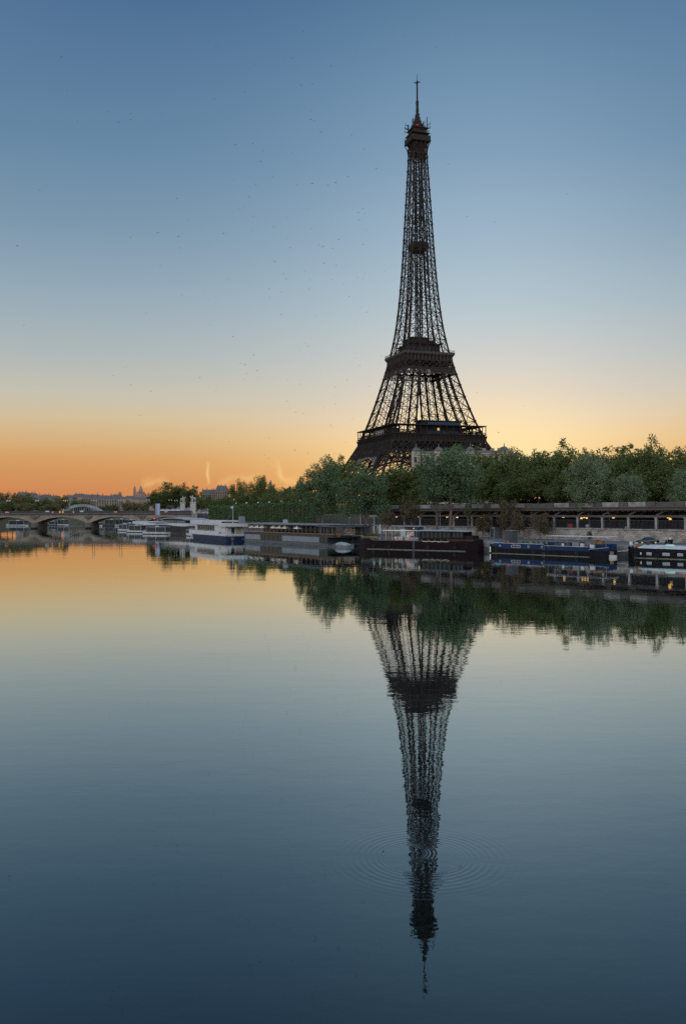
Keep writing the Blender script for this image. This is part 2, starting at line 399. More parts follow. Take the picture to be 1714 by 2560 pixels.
# ------------------------------------------------------------------ the setting: water, banks, ground
wb = MB(); wb.add([(-900, -200, 0), (700, -200, 0), (700, 1600, 0), (-900, 1600, 0)], [(0, 1, 2, 3)])
structure('river', wb, 'water')
A = Vector((13, 272, 0)); DIR = Vector((.584, -.812, 0)).normalized(); INL = Vector((.812, .584, 0)).normalized(); WANG = math.atan2(DIR.y, DIR.x)
def wl(s, y=0, z=0): return A + DIR * s + INL * y + Vector((0, 0, z))
quay_edge = [(230, -60), (120, 100), (63, 167.3), (54.5, 177), (31.5, 203.6), (14, 224), (6, 235), (-20, 278), (-29, 291), (-47, 319), (-61, 380), (-79, 500), (-86, 516)]
wall_line = [(-74, 512), (-66, 480), (-45, 372), (-25, 325), (-5, 293), (13, 272)] + [tuple(wl(s).xy) for s in (60, 120, 200, 330)]
structure('quay', MB().poly(quay_edge + wall_line, -2, 2.1), 'asphalt')
# pale coping stones along the quay edge
cp = MB()
for (x0, y0), (x1, y1) in zip(quay_edge[2:-1], quay_edge[3:]):
    d = Vector((x1 - x0, y1 - y0, 0)).normalized(); n = Vector((d.y, -d.x, 0)) 
    if n.dot(Vector((1, 1, 0))) < 0: n = -n
    p = Vector((x0, y0, 0)); q = Vector((x1, y1, 0))
    cp.add([p - n * .08 + Vector((0, 0, z)) for z in (.9, 2.25)] + [p + n * .9 + Vector((0, 0, z)) for z in (.9, 2.25)] + [q - n * .08 + Vector((0, 0, z)) for z in (.9, 2.25)] + [q + n * .9 + Vector((0, 0, z)) for z in (.9, 2.25)],
           [(0, 4, 5, 1), (1, 5, 7, 3), (0, 1, 3, 2), (4, 6, 7, 5), (2, 3, 7, 6)])
structure('quay_coping', cp, 'concrete')
verge = MB().poly([tuple(wl(s, -1.5).xy) for s in (2, 60, 120, 160)] + [tuple(wl(s, -.3).xy) for s in (160, 120, 60, 2)], 2.1, 2.16)
structure('verge', verge, 'earth')
structure('terrace', MB().poly(wall_line + [(400, 60), (300, 300), (60, 420), (-40, 512)], -2, 4.9), 'concrete_dark')
back_line = [(-50, 515), (-45, 480), (-30, 385), (-11, 338), (9, 306)] + [tuple(wl(s, 13.5).xy) for s in (0, 60, 120, 200, 330)]
structure('ground', MB().poly(back_line + [(4000, -300), (6000, 9000), (-500, 9000), (330, 1200), (120, 960), (20, 800), (-25, 700), (-50, 600)], -2, 8.0), 'earth')
structure('right_bank_ground', MB().poly([(-236, 515), (-262, 620), (-235, 720), (-130, 880), (60, 1050), (260, 1290), (-700, 9000), (-9000, 9000), (-9000, 515)], -2, 5.5), 'earth')

# ------------------------------------------------------------------ iron lattice tower
PROF = [(0, 62.5), (20, 51.5), (40, 41.2), (44.7, 38.2), (47.5, 36.4), (50.2, 35.3), (57.6, 32.8), (65, 30.0), (80, 25.4), (95, 21.4), (108, 18.2), (115.7, 16.6), (120, 15.6), (135, 13.2), (154, 11.2), (175, 9.7), (189, 8.9), (215, 7.65), (235, 6.7), (257, 5.6), (272, 5.1), (290, 4.8)]
LEG = [(0, 25), (57.6, 15.6), (65, 14.2), (108, 10.4), (116, 9.6), (150, 7.4), (190, 6.2), (210, 5.9)]
def ip(t, h):
    for (a, b), (c, d) in zip(t, t[1:]):
        if h <= c: return b + (d - b) * (h - a) / (c - a)
    return t[-1][1]
Wd = lambda h: ip(PROF, h)
In = lambda h: max(Wd(h) - ip(LEG, h), 0)
tower = thing('lattice_tower', 'tall dark wrought iron lattice tower rising above the riverside trees', 'tower', (56.4, 650, 8), R(18.8))
def leg_mesh(sx, sy):
    b = MB()
    lev = [0, 11, 22, 33, 43, 51, 57.6, 65.5, 74.5, 83.5, 92, 100, 105, 110.5, 116]
    P = lambda i, j, h: Vector((sx * (Wd(h) if i else In(h)), sy * (Wd(h) if j else In(h)), h))
    cs = [(1, 1), (1, 0), (0, 0), (0, 1)]
    for h0, h1 in zip(lev, lev[1:]):
        th = 1.3 if h0 < 57 else 1.22
        for k in range(4):
            a, c = cs[k], cs[(k + 1) % 4]
            b.bar(P(*a, h0), P(*a, h1), th)
            p, q, r, s = P(*a, h0), P(*c, h0), P(*a, h1), P(*c, h1)
            w = .56 if h0 < 57 else .36
            b.bar(p, s, w); b.bar(q, r, w); b.bar(r, s, w * 1.1)
            hm = (h0 + h1) / 2; e, f = P(*a, hm), P(*c, hm)
            if h0 < 57:
                b.bar((p + q) / 2, e, .36); b.bar((p + q) / 2, f, .36); b.bar((r + s) / 2, e, .36); b.bar((r + s) / 2, f, .36)
                b.bar(e, f, .32)
            for g_ in (p, q):                       # gusset plates at the nodes
                b.box(g_.x - .75, g_.y - .75, g_.z - .8, g_.x + .75, g_.y + .75, g_.z + .8)
        # lift rails and stairs inside the leg
        for u in (.38, .62):
            mid = lambda h: Vector((sx * (In(h) + (Wd(h) - In(h)) * u), sy * (In(h) + (Wd(h) - In(h)) * .5), h))
            b.bar(mid(h0), mid(h1), .4 if h0 > 57 else .6)
    return b
for sx in (-1, 1):
    for sy in (-1, 1): leg_mesh(sx, sy).build('leg', 'iron', tower)
def face_pt(side, a, h, inset=0):
    o = Wd(h) - inset
    return {0: Vector((a, -o, h)), 1: Vector((-o, a, h)), 2: Vector((a, o, h)), 3: Vector((o, a, h))}[side]
for side in range(4):
    b = MB(); cz, r0, r1 = 3.5, 35.6, 38.6
    pr = None
    n = 44
    for k in range(n + 1):
        t = math.pi * k / n
        p = face_pt(side, -r0 * math.cos(t), cz + r0 * math.sin(t) * 1.02, .6); q = face_pt(side, -r1 * math.cos(t), cz + r1 * math.sin(t) * 1.03, .6)
        if pr:
            b.bar(pr[0], p, .8, 1.2); b.bar(pr[1], q, .7, 1.0); b.bar(pr[0], q, .22); b.bar(pr[1], p, .22)
        b.bar(p, q, .3); pr = (p, q)
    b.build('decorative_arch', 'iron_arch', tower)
    # spandrel lattice between arch and girder
    b = MB()
    for k in range(-16, 17):
        a = k * 2.2; rr = r1
        za = cz + math.sqrt(max(rr * rr - a * a, 0)) * 1.03
        if za < 43.5 and abs(a) < 37: b.bar(face_pt(side, a, za, .6), face_pt(side, a, 44, .6), .3)
    for zz in (36, 40, 43.8):
        aa = math.sqrt(max(rr * rr - ((zz - cz) / 1.03) ** 2, 0))
        if zz < 42:
            b.bar(face_pt(side, -Wd(zz) + 3, zz, .6), face_pt(side, -aa, zz, .6), .3); b.bar(face_pt(side, aa, zz, .6), face_pt(side, Wd(zz) - 3, zz, .6), .3)
    b.bar(face_pt(side, -38, 44, .6), face_pt(side, 38, 44, .6), .3)
    b.build('spandrel_lattice', 'iron_lit', tower)
def girder(b, z0, z1, step, w, rows=1, inset=-.3):
    for side in range(4):
        dz = (z1 - z0) / rows
        for r_ in range(rows):
            za, zb = z0 + r_ * dz, z0 + (r_ + 1) * dz
            n = max(2, round(2 * Wd(za) / step))
            for k in range(n):
                a0, a1 = -Wd(za) + 2 * Wd(za) * k / n, -Wd(za) + 2 * Wd(za) * (k + 1) / n
                b0, b1 = -Wd(zb) + 2 * Wd(zb) * k / n, -Wd(zb) + 2 * Wd(zb) * (k + 1) / n
                b.bar(face_pt(side, a0, za, inset), face_pt(side, b1, zb, inset), w); b.bar(face_pt(side, a1, za, inset), face_pt(side, b0, zb, inset), w)
                b.bar(face_pt(side, a0, za, inset), face_pt(side, b0, zb, inset), w * .8)
        for zz in (z0, z1):
            b.bar(face_pt(side, -Wd(zz), zz, inset), face_pt(side, Wd(zz), zz, inset), w * 1.6)
    return b
girder(MB(), 43.5, 50.2, 4.3, .55).build('lower_girder', 'iron', tower)
girder(MB(), 40.6, 43.2, 2.6, .34).build('lattice_band', 'iron', tower)
def ring_wall(b, h0, h1, w0, w1, t=.6):
    for i in range(4):
        c, s = math.cos(math.pi / 2 * i), math.sin(math.pi / 2 * i)
        rot = lambda x, y, z: (c * x - s * y, s * x + c * y, z)
        b.add([rot(-w0, -w0, h0), rot(w0, -w0, h0), rot(w1, -w1, h1), rot(-w1, -w1, h1), rot(-w0 + t, -w0 + t, h0), rot(w0 - t, -w0 + t, h0), rot(w1 - t, -w1 + t, h1), rot(-w1 + t, -w1 + t, h1)],
              [(0, 1, 2, 3), (7, 6, 5, 4), (3, 2, 6, 7), (0, 4, 5, 1)])
    return b
def slab(b, w, z0, z1, hole=0):
    if hole:
        for x0, y0, x1, y1 in ((-w, -w, w, -hole), (-w, hole, w, w), (-w, -hole, -hole, hole), (hole, -hole, w, hole)): b.box(x0, y0, z0, x1, y1, z1)
    else: b.box(-w, -w, z0, w, w, z1)
    return b
def ringposts(b, w, z0, z1, step, t, d=None):
    n = max(2, round(2 * w / step))
    for k in range(n + 1):
        a = -w + 2 * w * k / n
        for x, y in ((a, -w), (a, w), (-w, a), (w, a)): b.bar((x, y, z0), (x, y, z1), t, d or t)
    return b
# first platform
plat1 = MB(); slab(plat1, 35.0, 54.0, 54.8, 12); slab(plat1, 35.9, 54.8, 55.5, 13); plat1 = plat1.build('first_platform', 'iron', tower)
b = MB(); ring_wall(b, 50.4, 54.0, 35.4, 35.3); b.build('frieze', 'iron', plat1)
b = MB()
for side in range(4):
    c, s = math.cos(math.pi / 2 * side), math.sin(math.pi / 2 * side)
    for k in range(-12, 13):
        a = k * 2.9
        vs = [(a - .35, -35.9, 50.2), (a + .35, -35.9, 50.2), (a + .35, -36.1, 52.4), (a - .35, -36.1, 52.4), (a + .35, -36.9, 54.3), (a - .35, -36.9, 54.3), (a - .35, -35.6, 54.3), (a + .35, -35.6, 54.3), (a - .35, -35.9, 50.2), (a + .35, -35.9, 50.2)]
        b.add([(c * x - s * y, s * x + c * y, z) for x, y, z in vs], [(0, 1, 2, 3), (3, 2, 4, 5), (5, 4, 7, 6), (6, 7, 9, 8), (0, 8, 9, 1), (0, 3, 5, 6, 8), (1, 9, 7, 4, 2)])
b.build('bracket_row', 'iron', plat1)
b = MB(); slab(b, 36.0, 61.2, 61.7, 27.5); b.build('gallery_roof', 'iron', plat1)
b = MB(); ringposts(b, 35.4, 55.5, 61.2, 5.06, .42)
ringposts(b, 28, 55.5, 61.2, 8, .5); slab(b, 35.7, 61.0, 61.2, 27.6); b.build('gallery_column_row', 'iron', plat1)
b = MB(); ringposts(b, 35.5, 55.5, 56.6, 1.0, .12); ring_wall(b, 56.55, 56.75, 35.6, 35.6, .2); b.build('balustrade', 'iron', plat1)
# glass pavilions on the first platform
b = MB(); b.box(-13, -31.5, 55.6, 18, -22, 61.0); b.box(-14, -32, 64.3, 19, -21, 65.0); b.box(-12.6, -31, 61.0, 17.6, -22.4, 64.3); pv = b.build('glass_pavilion', 'iron_black', plat1)
for k in range(10): MB().box(-8 + k * 2.6, -31.75, 61.6, -5.7 + k * 2.6, -31.45, 63.8).build('window', 'glass_blue', pv)
for k in range(7): MB().box(-8 + k * 3.6, -31.9, 56.0, -4.9 + k * 3.6, -31.6, 57.4).build('window', 'glass_blue', pv)
MB().box(-.5, -31.95, 57.9, 1.0, -31.6, 59.6).build('lit_window', 'lit_window', pv)
b = MB(); b.box(-31.5, -16, 55.6, -22, 14, 60.6); pv = b.build('side_pavilion', 'glass_dark', plat1)
for k in range(9): MB().box(-31.9, -8 + k * 1.7, 56.6, -31.5, -6.9 + k * 1.7, 60.0).build('window', 'white', pv)
# second platform
girder(MB(), 100.2, 104.2, 2.0, .32, 2).build('lattice_band', 'iron_lit', tower)
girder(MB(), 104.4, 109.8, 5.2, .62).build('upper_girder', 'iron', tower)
plat2 = MB(); slab(plat2, 19.6, 114.3, 115.9, 8); plat2 = plat2.build('second_platform', 'iron_lit', tower)
b = MB(); ring_wall(b, 109.8, 112.4, 18.0, 18.2); ring_wall(b, 112.4, 114.3, 18.2, 19.4); b.build('frieze', 'iron', plat2)
b = MB()
for side in range(4):
    c, s = math.cos(math.pi / 2 * side), math.sin(math.pi / 2 * side)
    for k in range(-6, 7):
        a = k * 2.85
        vs = [(a - .4, -18.4, 109.9), (a + .4, -18.4, 109.9), (a + .4, -18.7, 112.4), (a - .4, -18.7, 112.4), (a + .4, -19.6, 114.3), (a - .4, -19.6, 114.3), (a - .4, -18, 114.3), (a + .4, -18, 114.3), (a - .4, -17.8, 109.9), (a + .4, -17.8, 109.9)]
        b.add([(c * x - s * y, s * x + c * y, z) for x, y, z in vs], [(0, 1, 2, 3), (3, 2, 4, 5), (5, 4, 7, 6), (6, 7, 9, 8), (0, 8, 9, 1), (0, 3, 5, 6, 8), (1, 9, 7, 4, 2)])
b.build('bracket_row', 'iron_lit', plat2)
b = MB(); ringposts(b, 19.4, 115.9, 117.3, 1.1, .12); ring_wall(b, 117.2, 117.4, 19.5, 19.5, .2); b.build('balustrade', 'iron', plat2)
b = MB(); b.box(-11.5, -11.5, 115.9, 11.5, 11.5, 122.5); slab(b, 12.6, 122.5, 123.2); b.box(-9, -9, 123.2, 3, 8, 127.4); b.box(-9.6, -9.6, 127.4, 3.6, 8.6, 128.0); b.box(4.5, -7, 123.2, 9, 4, 126.2)
pv = b.build('lift_house', 'iron', plat2)
for k in range(7): MB().box(-10.4 + k * 3.1, -11.75, 117, -8.4 + k * 3.1, -11.45, 120.4).build('window', 'pane', pv); 
for k in range(7): MB().box(-11.75, -10.4 + k * 3.1, 117, -11.45, -8.4 + k * 3.1, 120.4).build('window', 'pane', pv)
# upper shaft
b = MB(); lev = [116]
while lev[-1] < 272: lev.append(lev[-1] + 10.4 - 2.6 * (lev[-1] - 116) / 160)
lev[-1] = 274.5
CS = [(-1, -1), (1, -1), (1, 1), (-1, 1)]
for h0, h1 in zip(lev, lev[1:]):
    f = (h0 - 116) / 160; th = .98 - .3 * f; wb_ = .36 - .08 * f
    for sx, sy in CS:
        b.bar((sx * Wd(h0), sy * Wd(h0), h0), (sx * Wd(h1), sy * Wd(h1), h1), th)
        b.box(sx * Wd(h0) - .6, sy * Wd(h0) - .6, h0 - .7, sx * Wd(h0) + .6, sy * Wd(h0) + .6, h0 + .7)
    i0, i1 = max(In(h0), 1.1), max(In(h1), 1.1)
    for side in range(4):
        FP = lambda a, h: face_pt(side, a, h)
        for sg in (-1, 1):
            b.bar(FP(sg * i0, h0), FP(sg * i1, h1), th * .8)
            p, q, r, s = FP(sg * i0, h0), FP(sg * Wd(h0), h0), FP(sg * i1, h1), FP(sg * Wd(h1), h1)
            b.bar(p, s, wb_); b.bar(q, r, wb_)
            e, g_ = (p + r) / 2, (q + s) / 2
            b.bar(r, g_ if sg > 0 else g_, .16) if h0 < 200 else None
        b.bar(FP(-Wd(h0), h0), FP(Wd(h0), h0), wb_ * 1.1)
        if i0 > 1.6:
            b.bar(FP(-i0, h0), FP(i1, h1), .24); b.bar(FP(i0, h0), FP(-i1, h1), .24)
            for sg in (-1, 1):     # inner faces of the corner legs
                def IP(u, h, i_): 
                    a = u; v = FP(sg * i_, h)
                    w_ = Wd(h) - i_
                    return v + {0: Vector((0, 1, 0)), 1: Vector((1, 0, 0)), 2: Vector((0, -1, 0)), 3: Vector((-1, 0, 0))}[side] * (w_ * u)
                b.bar(IP(0, h0, i0), IP(1, h1, i1), .2); b.bar(IP(1, h0, i0), IP(1, h1, i1), .45)
    # cross diaphragm
    b.bar((-Wd(h0), -Wd(h0), h0), (Wd(h0), Wd(h0), h0), .22); b.bar((-Wd(h0), Wd(h0), h0), (Wd(h0), -Wd(h0), h0), .22)
b.build('upper_shaft', 'iron', tower)
b = MB(); z = 116
while z < 272:
    for sx, sy in CS:
        b.bar((sx * 1.9, sy * 1.9, z), (sx * 1.9, sy * 1.9, z + 5.2), .6)
    for (a, c) in zip(CS, CS[1:] + CS[:1]):
        b.bar((a[0] * 1.9, a[1] * 1.9, z), (c[0] * 1.9, c[1] * 1.9, z), .36); b.bar((a[0] * 1.9, a[1] * 1.9, z), (c[0] * 1.9, c[1] * 1.9, z + 5.2), .26)
    z += 5.2
b.build('lift_guide', 'iron', tower)
b = MB(); b.box(-5.9, -5.9, 195.2, 5.9, 5.9, 199.0); b.add([(-4.2, -4.2, 193), (4.2, -4.2, 193), (4.2, 4.2, 193), (-4.2, 4.2, 193), (-5.9, -5.9, 195.2), (5.9, -5.9, 195.2), (5.9, 5.9, 195.2), (-5.9, 5.9, 195.2)], [(0, 1, 5, 4), (1, 2, 6, 5), (2, 3, 7, 6), (3, 0, 4, 7), (3, 2, 1, 0)])
b.box(-3, -3, 199, 3, 3, 200.6); b.build('middle_platform', 'iron', tower)
# top gallery, cabin, antennas
top = MB()
secs = []
for h, w in ((262, 5.3), (267, 5.35), (270, 5.6), (272.5, 6.2), (274.8, 7.1), (276, 7.4)): secs.append((h, w))
for (h0, w0), (h1, w1) in zip(secs, secs[1:]):
    for k in range(5):
        u = -1 + k * .5
        for i in range(4):
            c, s = math.cos(math.pi / 2 * i), math.sin(math.pi / 2 * i)
            top.bar((c * w0 * u + s * w0, s * w0 * u - c * w0, h0), (c * w1 * u + s * w1, s * w1 * u - c * w1, h1), .5 if k in (0, 4) else .38)
slab(top, 7.3, 275.2, 276.0); slab(top, 5.2, 266.5, 267.3); slab(top, 4.4, 267.3, 275.2)
topo = top.build('top_gallery', 'iron', tower)
b = MB(); ring_wall(b, 276, 279.2, 7.4, 7.4, .25); ringposts(b, 7.3, 279.2, 281.3, 1.8, .18); slab(b, 7.0, 281.3, 281.7); b.build('gallery_screen', 'iron', topo)
b = MB(); b.box(-5.1, -5.1, 281.7, 5.1, 5.1, 285.6); slab(b, 5.6, 285.6, 286.3); b.box(-3.6, -3.6, 286.3, 3.6, 3.6, 289.5); ringposts(b, 5.5, 286.3, 287.6, 1.5, .14); cab = b.build('cabin', 'iron', topo)
b = MB()
for x, y, h in ((-5.6, -5, 292), (5.7, -4.8, 294.5), (5.6, 5.2, 291.5), (-5.4, 5.3, 291), (2, -5.7, 290), (-2.4, -5.7, 289.6), (6.9, 0, 288.5), (-6.8, 1, 289)):
    b.bar((x, y, 284), (x, y, h), .42)
    for zz in (285.3, 288.2): b.bar((x, y, zz), (x * 1.3, y * 1.3, zz + .4), .35); b.bar((x * 1.3, y * 1.3, zz), (x * 1.32, y * 1.32, zz + 1.8), .3)
slab(b, 6.2, 285.2, 285.5, 4.8); b.build('antenna_cluster', 'iron_black', topo)
MB().ball((-2.2, -5.2, 287.3), .55).build('warning_light', 'lamp_red', topo)
b = MB(); b.lathe([(3.4, 289.5), (3.1, 291), (2.3, 293.5), (1.6, 296), (1.15, 298)], 12)
for k in range(22):
    t = k * 2.4; r_ = 2.6 - k * .07; zz = 289.5 + k * .4
    b.bar((r_ * math.cos(t), r_ * math.sin(t), zz), (r_ * 1.5 * math.cos(t), r_ * 1.5 * math.sin(t), zz + .9), .35)
b.build('campanile', 'iron_black', topo)
b = MB(); b.lathe([(1.05, 298), (1.2, 301), (.95, 303), (1.15, 306), (1.2, 307.6), (.62, 308), (.6, 321), (.85, 321.4), (.7, 323), (.18, 323.4), (.14, 328.5)], 10)
b.bar((-2.8, .4, 321.6), (2.8, -.4, 322.4), .35); b.bar((.4, -2.4, 321.7), (-.4, 2.4, 322.2), .35); b.build('antenna_mast', 'iron_black', topo)

# ------------------------------------------------------------------ trees
def crown_mesh(name, seed, m, nl=10000, leaf=.022, limbs=9, shape='round', droop=0, sub=7):
    """leaf clumps gathered round limbs, so that the outline is uneven and the sky shows between them"""
    r = random.Random(seed); vs = []; fs = []; blobs = []
    for i in range(limbs):
        t = i * 2.4 + r.uniform(-.5, .5); z = -.75 + 1.6 * (i + r.random()) / limbs
        hz_ = math.sqrt(max(.05, 1 - z * z)); reach = r.uniform(.62, 1.0)
        if shape == 'oval': hz_ *= 1 - .3 * max(z, 0)
        tip = Vector((math.cos(t) * hz_ * .42 * reach, math.sin(t) * hz_ * .42 * reach, .5 + z * .42 * r.uniform(.85, 1.08)))
        br = r.uniform(.11, .19); blobs.append((tip, br, r.random()))
        for k in range(sub):
            d = Vector((r.gauss(0, 1), r.gauss(0, 1), r.gauss(0, .9))).normalized()
            blobs.append((tip + d * br * r.uniform(.7, 1.35), br * r.uniform(.28, .6), r.random()))
        for k in range(3):
            u = r.uniform(.3, .8); blobs.append((Vector((0, 0, .42)).lerp(tip, u) + Vector((r.gauss(0, .03), r.gauss(0, .03), r.gauss(0, .03))), r.uniform(.10, .17), r.random()))
    for k in range(5): blobs.append((Vector((r.gauss(0, .15), r.gauss(0, .15), r.uniform(.70, .86))), r.uniform(.08, .14), r.random()))
    wts = [b[1] ** 1.8 for b in blobs]; tone = []
    for c, br, tn in r.choices(blobs, wts, k=nl):
        d = Vector((r.gauss(0, 1), r.gauss(0, 1), r.gauss(0, 1))).normalized()
        p = c + d * br * (r.uniform(.2, 1.15) ** .55)
        if droop and p.z < .5: p.z -= droop * r.random() * .3
        u = Vector((r.gauss(0, 1), r.gauss(0, 1), r.gauss(0, 1))).normalized()
        n = (d + Vector((r.gauss(0, .7), r.gauss(0, .7), r.gauss(0, .7) + .4))).normalized()
        u = (u - n * u.dot(n)).normalized(); w = n.cross(u)
        s = leaf * r.uniform(.5, 1.35)
        o = len(vs)
        vs += [p - u * s, p - w * s * .5 + n * s * .15, p + u * s, p + w * s * .5 + n * s * .15]; fs.append((o, o + 1, o + 2, o + 3)); tone += [tn * .7 + r.random() * .3] * 4
    me = bpy.data.meshes.new(name); me.from_pydata([tuple(v) for v in vs], [], fs); me.materials.append(m)
    at_ = me.attributes.new('tone', 'FLOAT', 'POINT'); at_.data.foreach_set('value', tone)
    return me
def trunk_mesh(name, seed):
    r = random.Random(seed); b = MB()
    pts = [Vector((0, 0, 0))]
    for i in range(5): pts.append(pts[-1] + Vector((r.uniform(-.02, .02), r.uniform(-.02, .02), .16)))
    rr = [.034, .027, .023, .019, .014, .009]
    for i in range(5): b.tube(pts[i], pts[i + 1], rr[i], rr[i + 1], 8)
    for k in range(9):
        i = r.randint(2, 4); t = r.uniform(0, 6.28); ln = r.uniform(.14, .26); q = pts[i] + Vector((math.cos(t) * ln * .75, math.sin(t) * ln * .75, ln * .8))
        b.tube(pts[i], q, rr[i] * .6, .004, 6)
    return b.mesh(name, 'bark')
CR = dict(
    plane=[crown_mesh('crown', s, L_PLANE, 15000, .020, 13) for s in (1, 2, 3, 14)],
    dark=[crown_mesh('crown', s, L_DARK, 15000, .020, 13) for s in (4, 5, 6, 15)],
    grey=[crown_mesh('crown', s, L_GREY, 12000, .018, 12, 'oval', .1, 9) for s in (7, 8, 16)],
    blue=[crown_mesh('crown', s, L_BLUE, 15000, .018, 12, 'round', .2, 9) for s in (9, 10, 17)],
    brown=[crown_mesh('crown', s, L_BROWN, 7000, .024, 9) for s in (11, 12)],
    olive=[crown_mesh('crown', s, L_OLIVE, 8000, .024, 10) for s in (13, 18)])
TR = [trunk_mesh('trunk', s) for s in (1, 2, 3)]
tcount = [0]
def tree(px, ytop, wpx, Y, kind, label, zbase=8.0, ybot=None, name='broadleaf_tree', depth=.9, group=None):
    i = tcount[0]; tcount[0] += 1
    c = at(px, 1280, Y); zt = at(px, ytop, Y).z; w = wpx / F * Y * 1.06
    zb = at(px, ybot, Y).z if ybot else zbase + .22 * (zt - zbase)
    root = thing(name, label, 'tree' if 'shrub' not in name else 'shrub', (c.x, Y, zbase), 0, group)
    k = CR[kind][i % len(CR[kind])]
    link('crown', k, root, (0, 0, zb - zbase), (w, w * depth, zt - zb), rz=(i * 1.7) % 6.28)
    ht = (zb - zbase) + .55 * (zt - zb)
    sr = max(3.0, min(ht * 1.0, 14))
    link('trunk', TR[i % 3], root, (0, 0, 0), (sr, sr, ht / .8), rz=i)
    return root
# big trees standing on the quay in front of the stone wall
tree(1127, 1117, 178, 228, 'blue', 'huge blue-green tree on the quay directly below the pale domed building', 2.1, 1262)
tree(1092, 1150, 100, 236, 'blue', 'blue-green tree overlapping the left side of the huge domed-building tree', 2.1, 1258)
tree(915, 1172, 132, 262, 'blue', 'drooping blue-green tree above the white folded parasols', 2.1, 1300)
tree(1470, 1134, 132, 212, 'grey', 'tall pale grey-green tree with slim trunk behind the blue barge', 2.1, 1284)
tree(1570, 1180, 98, 206, 'grey', 'small oval grey-green tree between the tall pale tree and the car', 2.1, 1268)
tree(1722, 1172, 112, 196, 'grey', 'pale grey-green tree cut off by the right edge of the picture', 2.1, 1285)
tree(806, 1150, 118, 290, 'blue', 'large drooping green tree right of the clipped hedge', 4.9, 1300)
tree(1572, 1262, 56, 207, 'dark', 'dark leafy undergrowth tree hanging below the small oval tree', 2.1, 1334, name='understorey_tree')
# row on the street above the colonnade
for a in [
    (846, 1142, 84, 330, 'dark', 'dark tree at the foot of the tower beside the bright arch gap'),
    (1010, 1158, 118, 318, 'dark', 'dark green tree between drooping tree and the huge quay tree'),
    (965, 1182, 70, 325, 'plane', 'green tree filling the gap right of the tower arch'),
    (1205, 1124, 100, 292, 'dark', 'dark plane tree just right of the domed building roof'),
    (1262, 1126, 110, 285, 'plane', 'plane tree under the lowest dip of the right skyline'),
    (1318, 1124, 104, 276, 'dark', 'dark plane tree in the street row above the left brown shrubs'),
    (1372, 1120, 108, 268, 'plane', 'plane tree in the street row left of the first crest'),
    (1426, 1110, 104, 262, 'plane', 'taller plane tree rising behind the tall pale grey-green tree, left crest'),
    (1486, 1120, 104, 257, 'dark', 'dark plane tree behind the right side of the tall pale tree'),
    (1542, 1120, 104, 250, 'plane', 'plane tree above the small oval grey-green tree'),
    (1596, 1110, 108, 246, 'dark', 'dark plane tree left of the highest right-hand crest'),
    (1634, 1101, 90, 252, 'plane', 'tallest plane tree forming the highest crest on the right'),
    (1682, 1124, 108, 240, 'plane', 'plane tree near the right edge behind the cut-off pale tree'),
    (1738, 1126, 110, 236, 'dark', 'dark plane tree partly outside the right edge')]:
    tree(a[0], a[1], a[2] * 1.22, *a[3:], 8.0, 1268, group='plane trees along the street')
for a in [
    (1345, 1158, 140, 258, 'dark', 'low wide dark tree bulging in front of the street row above the kiosk'),
    (1285, 1180, 100, 270, 'dark', 'low dark tree under the dip in the right skyline'),
    (1652, 1155, 124, 232, 'dark', 'low wide tree bulging above the parked black car'),
    (1225, 1170, 90, 280, 'dark', 'low dark tree tucked against the huge quay tree, right side'),
    (1420, 1185, 90, 246, 'dark', 'low dark tree peeping out left of the tall pale tree'),
    (1060, 1190, 90, 300, 'dark', 'low dark tree behind the trunk of the huge quay tree'),
    (1122, 1195, 100, 312, 'dark', 'low dark tree filling the space under the right half of the huge quay tree'),
    (1165, 1188, 90, 300, 'plane', 'low green tree behind the slim young tree by the kiosk')]:
    tree(a[0], a[1], a[2] * 1.15, *a[3:], 8.0, 1268, group='low trees along the street')
# park trees between hedge and tower
for a in [
    (757, 1192, 52, 345, 'dark', 'small dark sparse tree sticking out left of the drooping tree'),
    (595, 1202, 70, 520, 'dark', 'dark tree right of the grey apartment blocks'),
    (650, 1192, 72, 530, 'plane', 'highest dark round tree behind the clipped hedge'),
    (692, 1212, 50, 540, 'plane', 'tree on the right shoulder of the highest hedge-side tree'),
    (726, 1216, 56, 560, 'dark', 'low dark tree beside the little blue roof'),
    (616, 1228, 50, 450, 'dark', 'low dark tree behind hedge below the apartment blocks'),
    (672, 1234, 64, 440, 'plane', 'low green tree behind the middle of the hedge'),
    (732, 1236, 66, 420, 'dark', 'low dark tree behind the right end of the hedge'),
    (560, 1240, 44, 480, 'plane', 'small green tree under the apartment blocks'),
    (540, 1246, 40, 470, 'dark', 'small dark tree behind the left hedge block')]:
    tree(*a, 8.0, 1292, group='park trees behind the hedge')
for a in [
    (437, 1206, 100, 640, 'dark', 'big dark round tree behind the two stone statues'),
    (398, 1224, 64, 650, 'dark', 'left flank tree of the big round clump behind the bridge'),
    (478, 1214, 56, 635, 'dark', 'right flank tree with sky gaps behind the right statue'),
    (501, 1242, 30, 560, 'plane', 'small bright green tree right of the right statue'),
    (522, 1236, 26, 575, 'dark', 'slim dark tree in front of the apartment blocks')]:
    tree(*a, 8.0, 1280, group='trees at the bridge end')
